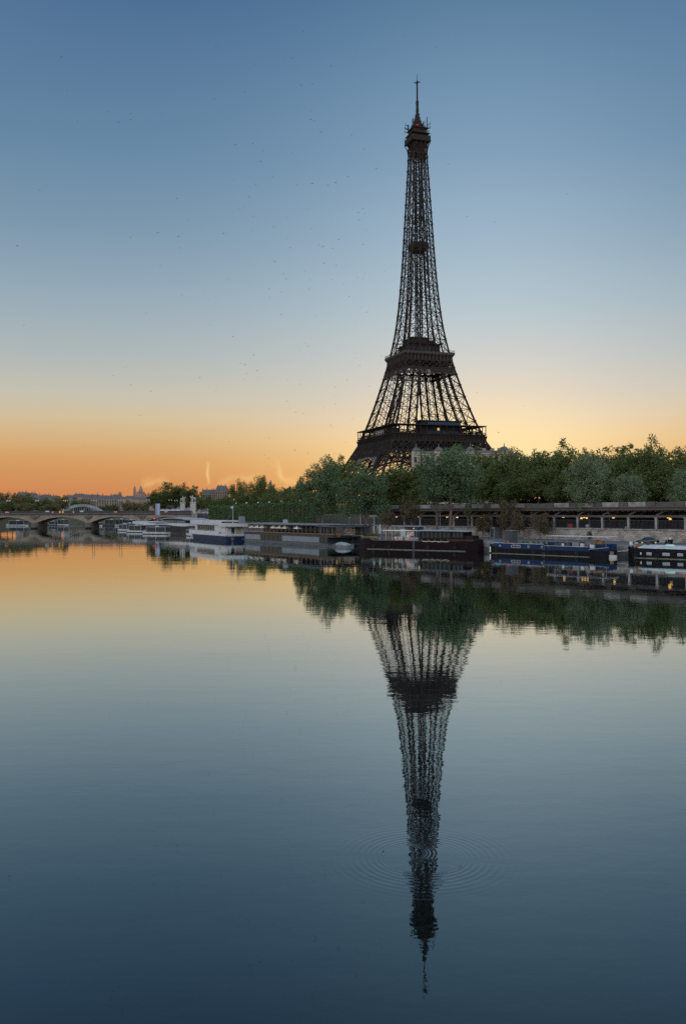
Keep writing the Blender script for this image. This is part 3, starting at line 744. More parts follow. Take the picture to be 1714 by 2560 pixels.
for a in [
    (4, 1226, 48, 690, 'olive', 'leftmost olive tree cut by the left edge beyond the bridge'),
    (33, 1228, 46, 700, 'olive', 'second dark tree from the left edge beyond the bridge'),
    (62, 1232, 48, 720, 'olive', 'brownish tree left of the roofs on the skyline'),
    (86, 1242, 44, 700, 'plane', 'green tree below the white lamps beyond the bridge'),
    (116, 1244, 50, 720, 'plane', 'bright green tree left of the steel arch footbridge'),
    (153, 1234, 44, 740, 'olive', 'taller round olive tree over the left end of the steel arch'),
    (190, 1247, 44, 900, 'plane', 'green tree behind the middle of the steel arch'),
    (215, 1246, 40, 900, 'olive', 'dark tree behind the right half of the steel arch'),
    (262, 1262, 40, 900, 'plane', 'low green tree right of the steel arch'),
    (283, 1260, 36, 920, 'plane', 'low green tree under the cream skyline block'),
    (318, 1251, 40, 940, 'olive', 'dark tree below the distant domed church'),
    (343, 1253, 36, 930, 'olive', 'dark tree just right below the distant domed church'),
    (362, 1255, 34, 800, 'olive', 'dark low tree beside the tall red and blue sign'),
    (20, 1250, 60, 660, 'plane', 'low green tree at the left edge under the olive ones'),
    (60, 1256, 54, 650, 'olive', 'low dark tree above the leftmost bridge pier'),
    (130, 1258, 54, 660, 'olive', 'low dark tree directly left of the steel arch foot')]:
    tree(*a, 5.5, 1284, group='trees on the far bank')
# thin brown shrubs on the quay
for a in [
    (1027, 1246, 44, 240, 'thin brown shrub left of the kiosk climbing to the parapet', 1314),
    (968, 1276, 36, 250, 'brown shrub beside the lit cabin on the quay', 1318),
    (1206, 1282, 40, 233, 'brownish young tree left of the grey kiosk', 1342),
    (1268, 1240, 44, 226, 'tall thin brown shrub right of the grey kiosk', 1336),
    (1296, 1276, 36, 222, 'shorter brown shrub right of the tall thin one', 1340),
    (1348, 1276, 46, 217, 'broad brown shrub in front of the row of ceiling lamps', 1342)]:
    px, yt, w, Y, lab, yb = a
    tree(px, yt, w * 1.25, Y, 'brown', lab, 2.1, yb, name='quay_shrub', group='brown shrubs on the quay')
tree(1168, 1270, 24, 228, 'plane', 'slim young green tree beside the kiosk', 2.1, 1292, name='young_tree')
tree(1472, 1327, 14, 205, 'dark', 'small dark clipped cone bush at the foot of the tall pale tree', 2.1, 1352, name='cone_shrub')

# ------------------------------------------------------------------ clipped hedges
def hedge(p0, p1, z0, zt0, zt1, th, label, seed):
    r = random.Random(seed); p0 = Vector(p0); p1 = Vector(p1); d = (p1 - p0); Ln = d.length
    root = thing('clipped_hedge', label, 'hedge', (p0.x, p0.y, z0), math.atan2(d.y, d.x), 'clipped hedges on the terrace')
    vs = []; fs = []
    for k in range(int(Ln * 340)):
        x = r.uniform(0, Ln); H = zt0 + (zt1 - zt0) * x / Ln - z0 + .4 * math.sin(x * .45) + .25 * math.sin(x * 1.3 + 1) + .2 * math.sin(x * 2.9)
        side = r.random()
        if side < .55: p = Vector((x, -th / 2 + r.uniform(-.15, .35) + .18 * math.sin(x * 2.1), r.uniform(0.3, H)))
        elif side < .8: p = Vector((x, r.uniform(-th / 2, th / 2), H + r.gauss(0, .22)))
        else: p = Vector((x, th / 2, r.uniform(0.3, H)))
        n = Vector((r.gauss(0, .6), -1 + r.gauss(0, .6), .5 + r.gauss(0, .6))).normalized()
        u = Vector((r.gauss(0, 1), r.gauss(0, 1), r.gauss(0, 1))); u = (u - n * u.dot(n)).normalized(); w = n.cross(u); s = r.uniform(.16, .34)
        o = len(vs); vs += [p - u * s, p - w * s * .55, p + u * s, p + w * s * .55]; fs.append((o, o + 1, o + 2, o + 3))
    me = bpy.data.meshes.new('foliage'); me.from_pydata([tuple(v) for v in vs], [], fs); me.materials.append(L_HEDGE); link('foliage', me, root)
    b = MB()
    for k in range(int(Ln / 4)): b.tube((2 + k * 4, 0, 0), (2 + k * 4, 0, 3), .12, .08, 6)
    b.box(0, -th / 2 + .5, .6, Ln, th / 2 - .5, min(zt0, zt1) - z0 - .7)
    b.build('stem_row', 'bark', root)
h0 = at(604, 1280, 368); h1 = at(795, 1280, 302)
hedge((h0.x, h0.y), (h1.x, h1.y), 4.9, at(606, 1266, 368).z, at(780, 1257, 302).z, 2.6, 'long clipped dark green hedge above the glass restaurant boat', 3)
h0 = at(527, 1280, 455); h1 = at(607, 1280, 400)
hedge((h0.x, h0.y), (h1.x, h1.y), 4.9, at(540, 1267, 450).z, at(600, 1269, 400).z, 2.6, 'shorter clipped hedge behind the mast of the white and blue ship', 4)
#@@PART2
# ------------------------------------------------------------------ low park planting seen between the trunks
def undergrowth(pts, z0, z1, n, seed):
    r = random.Random(seed); vs = []; fs = []
    for k in range(n):
        i = r.randrange(len(pts) - 1); t = r.random(); a = Vector(pts[i]); b_ = Vector(pts[i + 1])
        p = a.lerp(b_, t); x = p.x * .21 + p.y * .13
        H = z0 + (z1 - z0) * (.62 + .25 * math.sin(x) + .13 * math.sin(x * 2.7))
        p = Vector((p.x + r.gauss(0, 1), p.y + r.gauss(0, 1), r.uniform(z0, H)))
        n_ = Vector((r.gauss(0, 1), r.gauss(0, 1) - 1, r.gauss(0, 1))).normalized()
        u = Vector((r.gauss(0, 1), r.gauss(0, 1), r.gauss(0, 1))); u = (u - n_ * u.dot(n_)).normalized(); w = n_.cross(u); s = r.uniform(.3, .7)
        o = len(vs); vs += [p - u * s, p - w * s * .6, p + u * s, p + w * s * .6]; fs.append((o, o + 1, o + 2, o + 3))
    me = bpy.data.meshes.new('undergrowth'); me.from_pydata([tuple(v) for v in vs], [], fs); me.materials.append(L_DARK)
    o = link('undergrowth', me); o['kind'] = 'stuff'; o['label'] = 'dark park undergrowth between the tree trunks'
undergrowth([(-36, 470), (-14, 400), (10, 350)] + [tuple(wl(s, 42).xy) for s in (20, 80, 140, 190)], 8, 21, 48000, 21)

# ------------------------------------------------------------------ stone wall and colonnade under the street
w = thing('stone_wall', 'long low stained stone wall behind the quay, under the colonnade', 'wall', tuple(A), WANG)
MB().box(-14, -.35, 2.1, 172, .0, 4.72).build('wall_face', 'course', w)
MB().box(-14, -.5, 4.72, 172, .35, 5.0).build('coping', 'concrete', w)
col_ = thing('colonnade', 'long concrete colonnade carrying the street, with pale parapet panels above', 'colonnade', tuple(A), WANG)
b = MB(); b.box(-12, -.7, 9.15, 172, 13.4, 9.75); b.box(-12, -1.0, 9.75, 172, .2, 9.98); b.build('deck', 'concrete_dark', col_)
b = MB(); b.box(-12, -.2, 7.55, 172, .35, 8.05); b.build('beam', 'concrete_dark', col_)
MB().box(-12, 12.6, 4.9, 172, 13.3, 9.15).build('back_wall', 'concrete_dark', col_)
colm = MB().box(-.27, -.27, 4.98, .27, .27, 7.55).box(-.36, -.36, 7.35, .36, .36, 7.55).mesh('column', 'concrete')
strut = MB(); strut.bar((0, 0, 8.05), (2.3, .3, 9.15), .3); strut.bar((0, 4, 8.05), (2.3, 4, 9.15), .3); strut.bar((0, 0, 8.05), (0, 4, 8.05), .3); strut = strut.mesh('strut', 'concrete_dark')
railm = MB()
for k in range(20): railm.bar((.3 + k * .34, 0, 5), (.3 + k * .34, 0, 6.9), .07)
railm.bar((.1, 0, 6.9), (7, 0, 6.9), .09); railm.bar((.1, 0, 5.2), (7, 0, 5.2), .07); railm = railm.mesh('railing', 'steel_dark')
gird = MB()
for k in range(5): gird.bar((k * 1.43, -.6, 9.1), (k * 1.43 + 1.2, 6, 8.9), .3, .5)
gird = gird.mesh('girder', 'concrete_dark')
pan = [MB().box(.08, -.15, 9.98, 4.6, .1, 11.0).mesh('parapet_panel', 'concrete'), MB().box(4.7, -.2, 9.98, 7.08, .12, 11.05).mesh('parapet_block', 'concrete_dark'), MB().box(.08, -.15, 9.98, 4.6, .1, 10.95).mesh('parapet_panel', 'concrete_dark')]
for k in range(-2, 24):
    s = 1.8 + 7.18 * k
    link('column', colm, col_, (s, .1, 0)); link('strut', strut, col_, (s, .15, 0)); link('railing', railm, col_, (s, -.05, 0)); link('girder', gird, col_, (s, .4, 0))
    if (k * 7) % 5 != 1: link('parapet_panel', pan[0], col_, (s, 0, 0))
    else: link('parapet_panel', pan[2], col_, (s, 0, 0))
    link('parapet_block', pan[1], col_, (s, 0, 0))
b = MB(); b.box(-12, 12.4, 4.9, 172, 12.58, 7.2); b.build('dado', 'maroon2', col_)
def s_of(px, y=0):
    r = (px - 857) / F; a0 = A + INL * y
    return (r * a0.y - a0.x) / (DIR.x - r * DIR.y)
lampm = MB().lathe([(.28, -.1), (.32, 0), (.28, .12), (.1, .3)], 10).mesh('ceiling_lamp', 'lamp_on')
for i, (px, yy, dz) in enumerate([(1046, 3, 0), (1116, 3, 0), (1141, 4, -.1), (1203, 3, 0), (1282, 4, 0), (1203.5, 5, .1), (1281, 3, -.1), (1286, 5, -.2), (1300, 4, .1), (1358.5, 3, 0), (1406, 4, .1), (1451, 3, -.2), (1458, 5, 0), (1465, 3.5, -.15), (1530.7, 3, 0), (1667.5, 3, .05), (1672.3, 4, -.3), (990, 3, 0)]):
    p = wl(s_of(px, yy), yy, 7.42 + dz)
    tag(link('ceiling_lamp', lampm, None, p), 'small lit orange lamp hanging under the colonnade ceiling', 'ceiling lamp', 'lit lamps under the colonnade')
def ubox(px, y, w, h, m, label, z=4.92):
    s = s_of(px, y); t = thing('utility_box', label, 'box', tuple(wl(s, y, z)), WANG)
    MB().box(-w / 2, -.3, 0, w / 2, .3, h).build('body', m, t); MB().box(-w / 2 - .05, -.35, h, w / 2 + .05, .35, h + .08).build('lid', 'steel', t)
ubox(1424, 1.0, 1.35, .95, 'red', 'red box behind the railing of the colonnade')
ubox(1467, 1.0, .85, .9, 'white', 'white box behind the railing under three orange lamps')
ubox(1133, 1.0, 1.5, .5, 'white', 'low white box behind the railing by the huge tree trunk')
ubox(1566, 1.0, 1.2, .55, 'white', 'low white box behind the railing beside the small oval tree')

# ------------------------------------------------------------------ quay furniture
def gp(px, Y, z=2.1): return (at(px, 1280, Y).x, Y, z)
t = thing('kiosk', 'grey metal kiosk standing against the stone wall', 'kiosk', gp(1235, 231), WANG)
MB().box(-.9, -.9, 0, .9, .9, 2.9).build('body', 'steel', t); MB().box(-1, -1, 2.9, 1, 1, 3.02).build('roof', 'steel_dark', t); MB().box(-.6, -.95, .1, .5, -.88, 2.4).build('door', 'steel_dark', t)
t = thing('metal_container', 'dark grey container on the quay behind the bow of the blue barge', 'container', gp(1277, 196), WANG)
MB().box(-1, -.9, 0, 1, .9, 2.6).build('body', 'steel_dark', t); MB().box(-1.1, -1, 2.6, 1.1, 1, 2.7).build('lid', 'steel', t)
t = thing('quay_cabin', 'small quayside cabin with striped pale flat roof beside the parasols', 'cabin', gp(1024, 234), WANG)
b = MB(); b.box(-5.4, -1.6, 2.95, 4.4, 1.6, 3.1)
for k in range(20): b.box(-5.4 + k * .5, -1.75, 3.1, -5.2 + k * .5, 1.7, 3.2)
b.build('roof', 'panel_grey', t); b = MB()
MB().box(-1.2, -.9, 0, 3.8, 1.4, 2.95).build('wall', 'steel_dark', t); MB().box(-2.6, -1.2, .2, -.6, -.9, 2.4).build('door', 'white', t)
for x in (-5, -3, .2, 4.1): MB().bar((x, -1.4, 0), (x, -1.4, 2.95), .1).build('post', 'steel', t)
for k in range(3): MB().box(.4 + k * 1.1, -1, .9, 1.2 + k * 1.1, -.9, 2.2).build('window', 'glass_dark', t)
tag(MB().ball(gp(1034.5, 231.5, 4.65), .24).build('wall_lamp', 'lamp_on'), 'bright orange lamp under the striped cabin roof', 'lamp')
def parasol_mesh():
    pb = MB(); pb.lathe([(.04, .9), (.34, 1.0), (.30, 1.6), (.17, 2.8), (.05, 3.6)], 10, (0, 0, 0)).build
    return pb
first = None
for i, px in enumerate((889.7, 903.4, 918.5, 933.3, 949)):
    if first is None:
        first = thing('folded_parasol', 'white folded parasol standing in the row left of the quay cabin', 'parasol', gp(px, 239), 0, 'folded white parasols')
        b = MB()
        pts = []
        for k in range(9):
            z = 1.0 + k * .32; rr = (.10 + .26 * (1 - k / 8) ** .8) * (1 if k else .8)
            pts.append([(rr * (1 + .18 * (-1) ** j) * math.cos(2 * math.pi * j / 16), rr * (1 + .18 * (-1) ** j) * math.sin(2 * math.pi * j / 16), z) for j in range(16)])
        b.loft(pts); b.build('canopy', 'white', first)
        MB().tube((0, 0, 0), (0, 0, 3.75), .035).build('pole', 'steel', first); MB().box(-.35, -.35, 0, .35, .35, .08).build('base', 'steel_dark', first)
    else:
        c = copy_tree(first); c.location = gp(px, 239)
t = thing('planter', 'long planter of green plants below the white folded parasols', 'planter', gp(890, 234.5), WANG)
MB().box(0, 0, 0, 9, .7, .7).build('trough', 'wood', t)
r2 = random.Random(4); vs = []; fs = []
for k in range(900):
    p = Vector((r2.uniform(0, 9), .35 + r2.gauss(0, .25), .7 + abs(r2.gauss(0, .35)))); u = Vector((r2.gauss(0, 1), r2.gauss(0, 1), r2.gauss(0, 1))).normalized() * .13; w_ = Vector((r2.gauss(0, 1), r2.gauss(0, 1), r2.gauss(0, 1))).normalized() * .1
    o = len(vs); vs += [p - u, p - w_, p + u, p + w_]; fs.append((o, o + 1, o + 2, o + 3))
me = bpy.data.meshes.new('foliage'); me.from_pydata([tuple(v) for v in vs], [], fs); me.materials.append(L_PLANE); link('foliage', me, t)
def lamp_pole(px, Y, ytop, label, kind, z=2.1):
    h = at(px, ytop, Y).z - z; t = thing('street_lamp', label, 'street lamp', gp(px, Y, z))
    MB().lathe([(.14, 0), (.12, .5), (.075, .6), (.05, h)], 8).build('post', 'steel', t)
    if kind == 'flood':
        MB().box(-.55, -.25, h - .3, .05, .1, h).build('floodlight', 'steel_dark', t); MB().box(-.6, -.3, h - 2.0, -.1, .1, h - 1.6).build('floodlight', 'steel', t); MB().box(-.5, -.3, h - 3.0, -.05, .1, h - 2.7).build('floodlight', 'steel', t)
    elif kind == 'tee':
        b = MB(); b.bar((-.75, 0, h), (.75, 0, h), .1); b.build('arm', 'white', t)
        for s in (-1, 1): MB().box(s * .75 - .25, -.2, h - .08, s * .75 + .25, .2, h + .08).build('lamp_head', 'white', t)
    elif kind == 'globe':
        MB().ball((0, 0, h + .1), .3).build('globe', 'lamp_pale', t); MB().lathe([(.16, h - .35), (.1, h - .2)], 8).build('collar', 'iron_black', t)
    else:
        MB().box(-.12, -.5, h - .12, .12, .3, h).build('lamp_head', 'steel', t)
    return t
lamp_pole(1099, 232, 1266, 'tall thin grey pole lamp left of the huge tree trunk', 'plain')
lamp_pole(1522, 206, 1264, 'tall pole with floodlights right of the tall pale grey-green tree', 'flood')
lamp_pole(932, 238, 1290, 'short tee-shaped white lamp among the folded parasols', 'tee')
lamp_pole(872, 262, 1265, 'thin pole rising in front of the drooping tree behind the glass boat', 'plain')
lamp_pole(873, 300, 1296, 'tiny globe lamp glinting in the foliage left of the tee lamp', 'globe')
for i, (px, py) in enumerate([(616, 1258), (645, 1257), (672.6, 1256), (703, 1254.5), (750, 1252.5)]):
    lamp_pole(px, 372 - i * 9, py, 'white globe street lamp rising just above the long clipped hedge', 'globe', 4.9)['group'] = 'globe lamps behind the long hedge'
for i, (px, py) in enumerate([(585, 1250), (590, 1259)]):
    lamp_pole(px, 440, py, ['taller white globe lamp above the shorter hedge', 'lower white globe lamp above the shorter hedge'][i], 'globe', 4.9)
t = thing('road_sign', 'round reddish sign with white plate on a thin pole by the wall', 'road sign', gp(1703, 187))
MB().tube((0, 0, 0), (0, 0, 2.75), .04).build('post', 'steel', t)
b = MB(); b.tube((0, -.06, 2.45), (0, -.02, 2.45), .3, .3, 20); b.build('disc', 'red', t); b = MB(); b.box(-.17, -.075, 2.41, .17, -.06, 2.5); b.build('bar', 'white', t); MB().box(-.32, -.06, 1.95, .32, -.02, 2.12).build('plate', 'white', t)
# parked car: extruded side profile, glass, wheels
def car(name, label, loc, rz, m, L_=4.4, H=1.45, Wc=1.75, cat='car'):
    t = thing(name, label, cat, loc, rz); s = L_ / 4.4; hs = H / 1.45
    prof = [(0, .35), (.02, .62), (.12, .74), (1.05, .86), (1.75, 1.36), (2.35, 1.45), (3.0, 1.40), (3.65, 1.02), (4.28, .92), (4.38, .6), (4.38, .35), (3.85, .28), (.6, .28)]
    def sec(y, k): return [(x * s, y, (.28 + (z - .28) * k) * hs) for x, z in prof]
    secs = []
    for y in (0, .1, Wc - .1, Wc):
        ed = y in (0, Wc); sc_ = []
        for x, z in prof:
            yy = y
            if z > .95: yy = Wc / 2 + (y - Wc / 2) * (1 - .28 * min(1, (z - .9) / .5))
            sc_.append((x * s if not ed else (2.2 + (x - 2.2) * .985) * s, yy, (z - (.03 if ed and z > .5 else 0)) * hs))
        secs.append(sc_)
    b = MB(); b.loft(secs); b.build('body', m, t, True)
    for sg, y in ((-1, .02), (1, Wc - .02)):
        g_ = MB(); yb = y; yt = Wc / 2 + (y - Wc / 2) * .74
        g_.add([(1.22 * s, yb + sg * .005, .92 * hs), (3.5 * s, yb + sg * .005, 1.0 * hs), (3.0 * s, yt + sg * .03, 1.34 * hs), (1.86 * s, yt + sg * .03, 1.34 * hs), (2.35 * s, yb, .94 * hs), (2.42 * s, yt, 1.33 * hs)], [(0, 1, 2, 3)])
        g_.build('side_window', 'glass_dark', t)
    for x in (.82, 3.55):
        for y in (.02, Wc - .02):
            wv = MB(); wv.tube((x * s, y - .1, .31), (x * s, y + .1, .31), .31, .31, 16); ty = wv.build('wheel', 'rubber', t)
            MB().tube((x * s, y - .115, .31), (x * s, y + .115, .31), .18, .18, 10).build('rim', 'chrome', ty)
    for y in (.25, Wc - .45): MB().box(-.02, y, .6 * hs, .06, y + .25, .72 * hs).build('headlight', 'white', t); MB().box(4.34 * s, y, .68 * hs, 4.41 * s, y + .25, .82 * hs).build('tail_light', 'red', t)
    return t
car('parked_car', 'shiny black car parked on the quay behind the rightmost barge', gp(1592, 185.5), WANG + R(50), 'car')
# scooters
def scooter(px, Y, rz, label):
    t = thing('scooter', label, 'scooter', gp(px, Y), rz)
    b = MB(); b.loft([[(x, y * w_, z0 + (z1 - z0) * u) for y, u in ((-1, .1), (-1, .8), (-.4, 1), (.4, 1), (1, .8), (1, .1))] for x, w_, z0, z1 in ((-.85, .1, .55, .8), (-.6, .2, .35, .85), (-.1, .2, .3, .8), (.1, .15, .3, .42), (.35, .16, .3, .45), (.5, .16, .35, 1.0), (.62, .06, .5, .95))])
    b.build('body', 'black_hull', t); MB().box(-.75, -.16, .82, 0, .16, .92).build('seat', 'rubber', t)
    for x in (-.65, .65): MB().tube((x, -.06, .25), (x, .06, .25), .25, .25, 14).build('wheel', 'rubber', t)
    b = MB(); b.bar((.42, -.36, 1.08), (.42, .36, 1.08), .05); b.bar((.62, 0, .3), (.42, 0, 1.08), .07); b.build('handlebar', 'steel_dark', t)
    b = MB(); b.add([(.52, -.22, 1.0), (.52, .22, 1.0), (.40, .17, 1.42), (.40, -.17, 1.42), (.55, -.22, 1.0), (.55, .22, 1.0), (.43, .17, 1.42), (.43, -.17, 1.42)], [(0, 1, 2, 3), (7, 6, 5, 4), (0, 4, 5, 1), (1, 5, 6, 2), (2, 6, 7, 3), (3, 7, 4, 0)]); b.build('windscreen', 'white', t)
    for y in (-.4, .4): MB().ball((.42, y, 1.25), .08).build('mirror', 'white', t)
scooter(1667, 185, R(200), 'dark scooter with pale windscreen, left one beside the black car')
scooter(1674, 184, R(230), 'dark scooter with round mirrors, right one beside the black car')

# ------------------------------------------------------------------ vessels
def vessel(name, label, cat, p0, p1, group=None):
    d = Vector((p1[0] - p0[0], p1[1] - p0[1])); t = thing(name, label, cat, (p0[0], p0[1], 0), math.atan2(d.y, d.x), group); return t, d.length
def hull(L_, B_, sheer, bow=5, stern=2.5, z0=-.6, blunt=.25, sblunt=.5, flare=.9, n=26, both=False):
    """loft of a hull along x; near side at y = 0, deck height sheer(t)"""
    b = MB(); secs = []
    for i in range(n + 1):
        t = i / n; x = L_ * t
        wv = 1.0
        if x < bow: wv = blunt + (1 - blunt) * math.sin(math.pi / 2 * x / bow)
        if L_ - x < stern: wv = min(wv, sblunt + (1 - sblunt) * math.sin(math.pi / 2 * (L_ - x) / stern))
        hw = B_ / 2 * wv; z = sheer(t); c = B_ / 2
        secs.append([(x, c - hw, z), (x, c - hw * (flare + .5 * (1 - flare)), z * .45), (x, c - hw * flare, 0), (x, c - hw * .6, z0), (x, c + hw * .6, z0), (x, c + hw * flare, 0), (x, c + hw * (flare + .5 * (1 - flare)), z * .45), (x, c + hw, z)])
    b.loft(secs); return b
def rail(parent, pts, h=.9, m='white', step=2.0, t=.05, name='railing'):
    b = MB()
    for p, q in zip(pts, pts[1:]):
        p = Vector(p); q = Vector(q); n = max(1, round((q - p).length / step))
        for k in range(n + 1):
            e = p.lerp(q, k / n); b.bar(e, e + Vector((0, 0, h)), t)
        for hh in (h, h * .5): b.bar(p + Vector((0, 0, hh)), q + Vector((0, 0, hh)), t)
    return b.build(name, m, parent)
def ladder(parent, x, y, z0, z1, m='steel'):
    b = MB()
    for s in (-.2, .2): b.bar((x + s, y, z0), (x + s, y, z1), .05)
    for k in range(int((z1 - z0) / .3)): b.bar((x - .2, y, z0 + .15 + k * .3), (x + .2, y, z0 + .15 + k * .3), .04)
    return b.build('ladder', m, parent)
# --- white and blue passenger ship
t, Ln = vessel('passenger_ship', 'white two-deck passenger ship with dark blue hull and a thin mast', 'ship', (-54.9, 315), (-37, 278.6))
h_ = hull(Ln, 6.8, lambda u: 1.55 + .5 * max(0, .2 - u) * 5 * .4, 6, 1, blunt=.35, sblunt=.95).build('hull', 'navy_dark', t)
MB().box(.9, .06, 1.5, Ln + .05, 6.74, 2.2).build('deck_edge', 'white', t)
MB().box(.5, .2, 2.2, 34, .32, 2.95).build('bulwark', 'white', t)
MB().box(6, .75, 2.2, Ln - 2.0, 6.2, 4.9).build('lower_cabin', 'white', t)
for k in range(10):
    x = 8.7 + k * 1.9
    wn = MB().box(x, .68, 2.75, x + 1.72, .8, 4.75).build('window', 'glass_dark', t); MB().box(x + .78, .63, 2.75, x + .92, .70, 4.75).build('frame', 'white', wn)
MB().box(1.5, .35, 4.9, 36, 6.5, 5.05).build('upper_deck', 'white', t)
b = MB(); b.box(1.5, .3, 5.05, 36, .42, 6.4); b.box(1.5, 6.4, 5.05, 36, 6.52, 6.4); b.box(1.5, .42, 5.05, 1.62, 6.4, 6.4); b.build('upper_bulwark', 'white', t)
MB().box(24, 1.2, 5.05, 38, 5.8, 6.0).build('upper_cabin', 'steel_dark', t)
MB().box(34.5, -.1, 4.5, Ln + 1.2, 7.2, 5.6).build('aft_balcony', 'white', t)
MB().box(Ln - 2.0, .9, 2.2, Ln - .8, 6.2, 4.5).build('aft_cabin', 'white', t)
MB().box(Ln - .82, 2.4, 2.25, Ln - .74, 3.3, 4.2).build('door', 'glass_dark', t); MB().box(Ln - .82, 4.0, 2.25, Ln - .74, 5.8, 4.3).build('shutter', 'cream', t)
MB().lathe([(.09, 5.6), (.05, 11.3)], 8, (Ln - 1, 3, 0)).build('mast', 'white', t)
MB().box(Ln - 3.2, 2.95, 10.3, Ln - 1, 3.05, 10.85).build('flag', 'white', t)
b = MB()
for q in ((28, 2, 5.6), (Ln - 1 + 1.8, 6.8, 5.6), (Ln - 1 + 2, .2, 5.6)): b.bar((Ln - 1, 3, 10.2), q, .035)
b.build('stay', 'steel', t)
MB().box(Ln - 2.2, 5.2, 5.6, Ln - .5, 6.8, 7.7).build('funnel', 'steel', t)
ladder(t, Ln + .05, 0, 0, 0); rail(t, [(.6, .25, 2.95), (Ln - .3, .25, 2.2)], .6, 'white', 2.5)
b = MB()
for s in (2.2, 2.65): b.bar((Ln + .1, s, .1), (Ln + .1, s, 2.7), .05)
for k in range(8): b.bar((Ln + .1, 2.2, .3 + k * .3), (Ln + .1, 2.65, .3 + k * .3), .04)
b.build('ladder', 'white', t)
# --- glass restaurant boat
t, Ln = vessel('restaurant_boat', 'long grey glass-sided restaurant boat with flat dark roof and pale sails inside', 'boat', (-31.2, 272), (-2.8, 228))
hull(Ln, 9, lambda u: .85 if u < .93 else .85 - (u - .93) * 3, 2, 5, blunt=.8, sblunt=.5).build('hull', 'steel', t)
MB().box(.2, .02, .80, Ln - 1.5, 8.9, .92).build('deck', 'steel_dark', t)
MB().box(1.2, .5, .92, 49.5, 8.4, 2.42).build('lower_saloon', 'glass_dark', t)
for x0, x1 in ((2, 7), (7, 12), (25.1, 31.8), (31.8, 38.5), (38.5, 45.3)): MB().box(x0, .38, .95, x1 - .06, .5, 2.42).build('side_panel', 'hull_panel', t)
for k in range(5): MB().box(12.2 + k * 2.6, .4, 1.0, 14.6 + k * 2.6, .48, 2.35).build('window', 'glass_green', t)
for k in range(2): MB().box(45.6 + k * 2.0, .4, 1.0, 47.4 + k * 2.0, .48, 2.35).build('window', 'glass_green', t)
MB().box(1, .35, 2.42, 52, 8.6, 2.55).build('upper_floor', 'steel_dark', t)
for k in range(22):
    x = 1.6 + k * 2.3
    MB().box(x, .42, 2.55, x + 2.2, .48, 3.2).build('glass_balustrade', 'glass_green', t)
MB().box(1, .38, 3.2, 52.2, .5, 3.3).build('handrail', 'orange_rail', t)
b = MB()
for k in range(22): b.bar((1.5 + k * 2.3, .55, 2.5), (1.5 + k * 2.3, .55, 5.5), .09)
b.bar((1.5, .55, 5.4), (50, .55, 5.4), .09); b.build('mullion_row', 'steel', t)
MB().box(3, 6.2, 2.55, 44, 6.35, 5.3).build('rear_screen', 'glass_dark', t)
MB().box(-1.5, -.2, 5.5, 46, 9.3, 5.72).build('roof', 'steel', t)
MB().box(4, 1, 5.72, 44, 8, 5.85).build('roof_top', 'steel', t)
for k in range(9):
    x = 5 + k * 3.4; b = MB(); b.add([(x - 1.6, .75, 4.4), (x + 1.6, .75, 4.4), (x + 1.6, 2.0, 4.4), (x - 1.6, 2.0, 4.4), (x, 1.35, 5.42)], [(0, 1, 4), (1, 2, 4), (2, 3, 4), (3, 0, 4), (3, 2, 1, 0)])
    if k not in (3, 7): b.build('inner_sail', 'sail', t)
b = MB()
for k in range(13): 
    x = 2.2 + k * 2.3; b.bar((x, .9, 4.4), (x + 1.15, .9, 5.4), .06); b.bar((x + 1.15, .9, 5.4), (x + 2.3, .9, 4.4), .06)
b.bar((2.2, .9, 4.4), (32.1, .9, 4.4), .06); b.build('truss', 'steel_dark', t)
b = MB(); b.box(44.5, 0, 5.1, 55, 8.5, 5.28); b.bar((44.5, 0, 5.4), (44.5, 8, 5.4), .3, .5); b.build('bow_canopy', 'steel_dark', t)
for x in (46, 49, 51.6): MB().bar((x, .5, 2.5), (x, .5, 5.1), .14).build('column', 'steel', t)
for k in range(3): MB().box(46.5 + k * 1.8, 2.5, 2.6, 47.6 + k * 1.8, 3.3, 3.35).build('table', 'wood', t)
MB().box(21, 3, 5.85, 22, 4, 6.9).build('vent', 'panel_grey', t)
# --- tender under a grey cover
t, Ln = vessel('covered_dinghy', 'small dinghy under a pale grey cover moored at the glass boat bow', 'dinghy', (-2.6, 227), (.6, 222.8))
hull(Ln, 2.2, lambda u: .55, 1.6, .5, blunt=.2).build('hull', 'steel', t)
b = MB(); secs = []
for i in range(11):
    u = i / 10; x = Ln * u; hw = 1.12 * (.35 + .65 * math.sin(math.pi / 2 * min(1, u * 1.6))) * (1 if u < .9 else .85); hh = .6 + .6 * math.sin(math.pi * min(1, .15 + u * .8)) ** .8
    secs.append([(x, 1.1 + hw * math.cos(a) * -1, .5 + (hh - .3) * math.sin(a)) for a in [math.pi * j / 8 for j in range(9)]])
b.loft(secs); b.build('cover', 'grey_cover', t, True)
# --- landing stage between glass boat and barge
t = thing('landing_stage', 'dark two-level glass landing stage behind the covered dinghy', 'landing stage', gp(838, 238, 0), R(-40))
MB().box(0, 0, -.4, 9, 5, .8).build('pontoon', 'steel_dark', t); MB().box(.4, .5, .8, 8.6, 4.5, 2.7).build('glass_wall', 'glass_dark', t); MB().box(-.2, -.2, 2.7, 9.2, 5.2, 2.95).build('upper_deck', 'steel', t)
rail(t, [(-.2, -.15, 2.95), (9.2, -.15, 2.95)], 1.0, 'steel', 1.5); MB().box(2.2, 1, 2.95, 5.6, 4, 5.2).build('cabin', 'offwhite', t); MB().box(5.7, 1.4, 2.95, 8.6, 4, 5.2).build('side_cabin', 'steel_dark', t)
MB().box(-3, -.6, 5.35, 9.4, 5, 5.55).build('roof', 'steel_dark', t)
for x in (-.1, 3, 6, 9): MB().bar((x, -.1, .8), (x, -.1, 5.35), .12).build('column', 'steel', t)
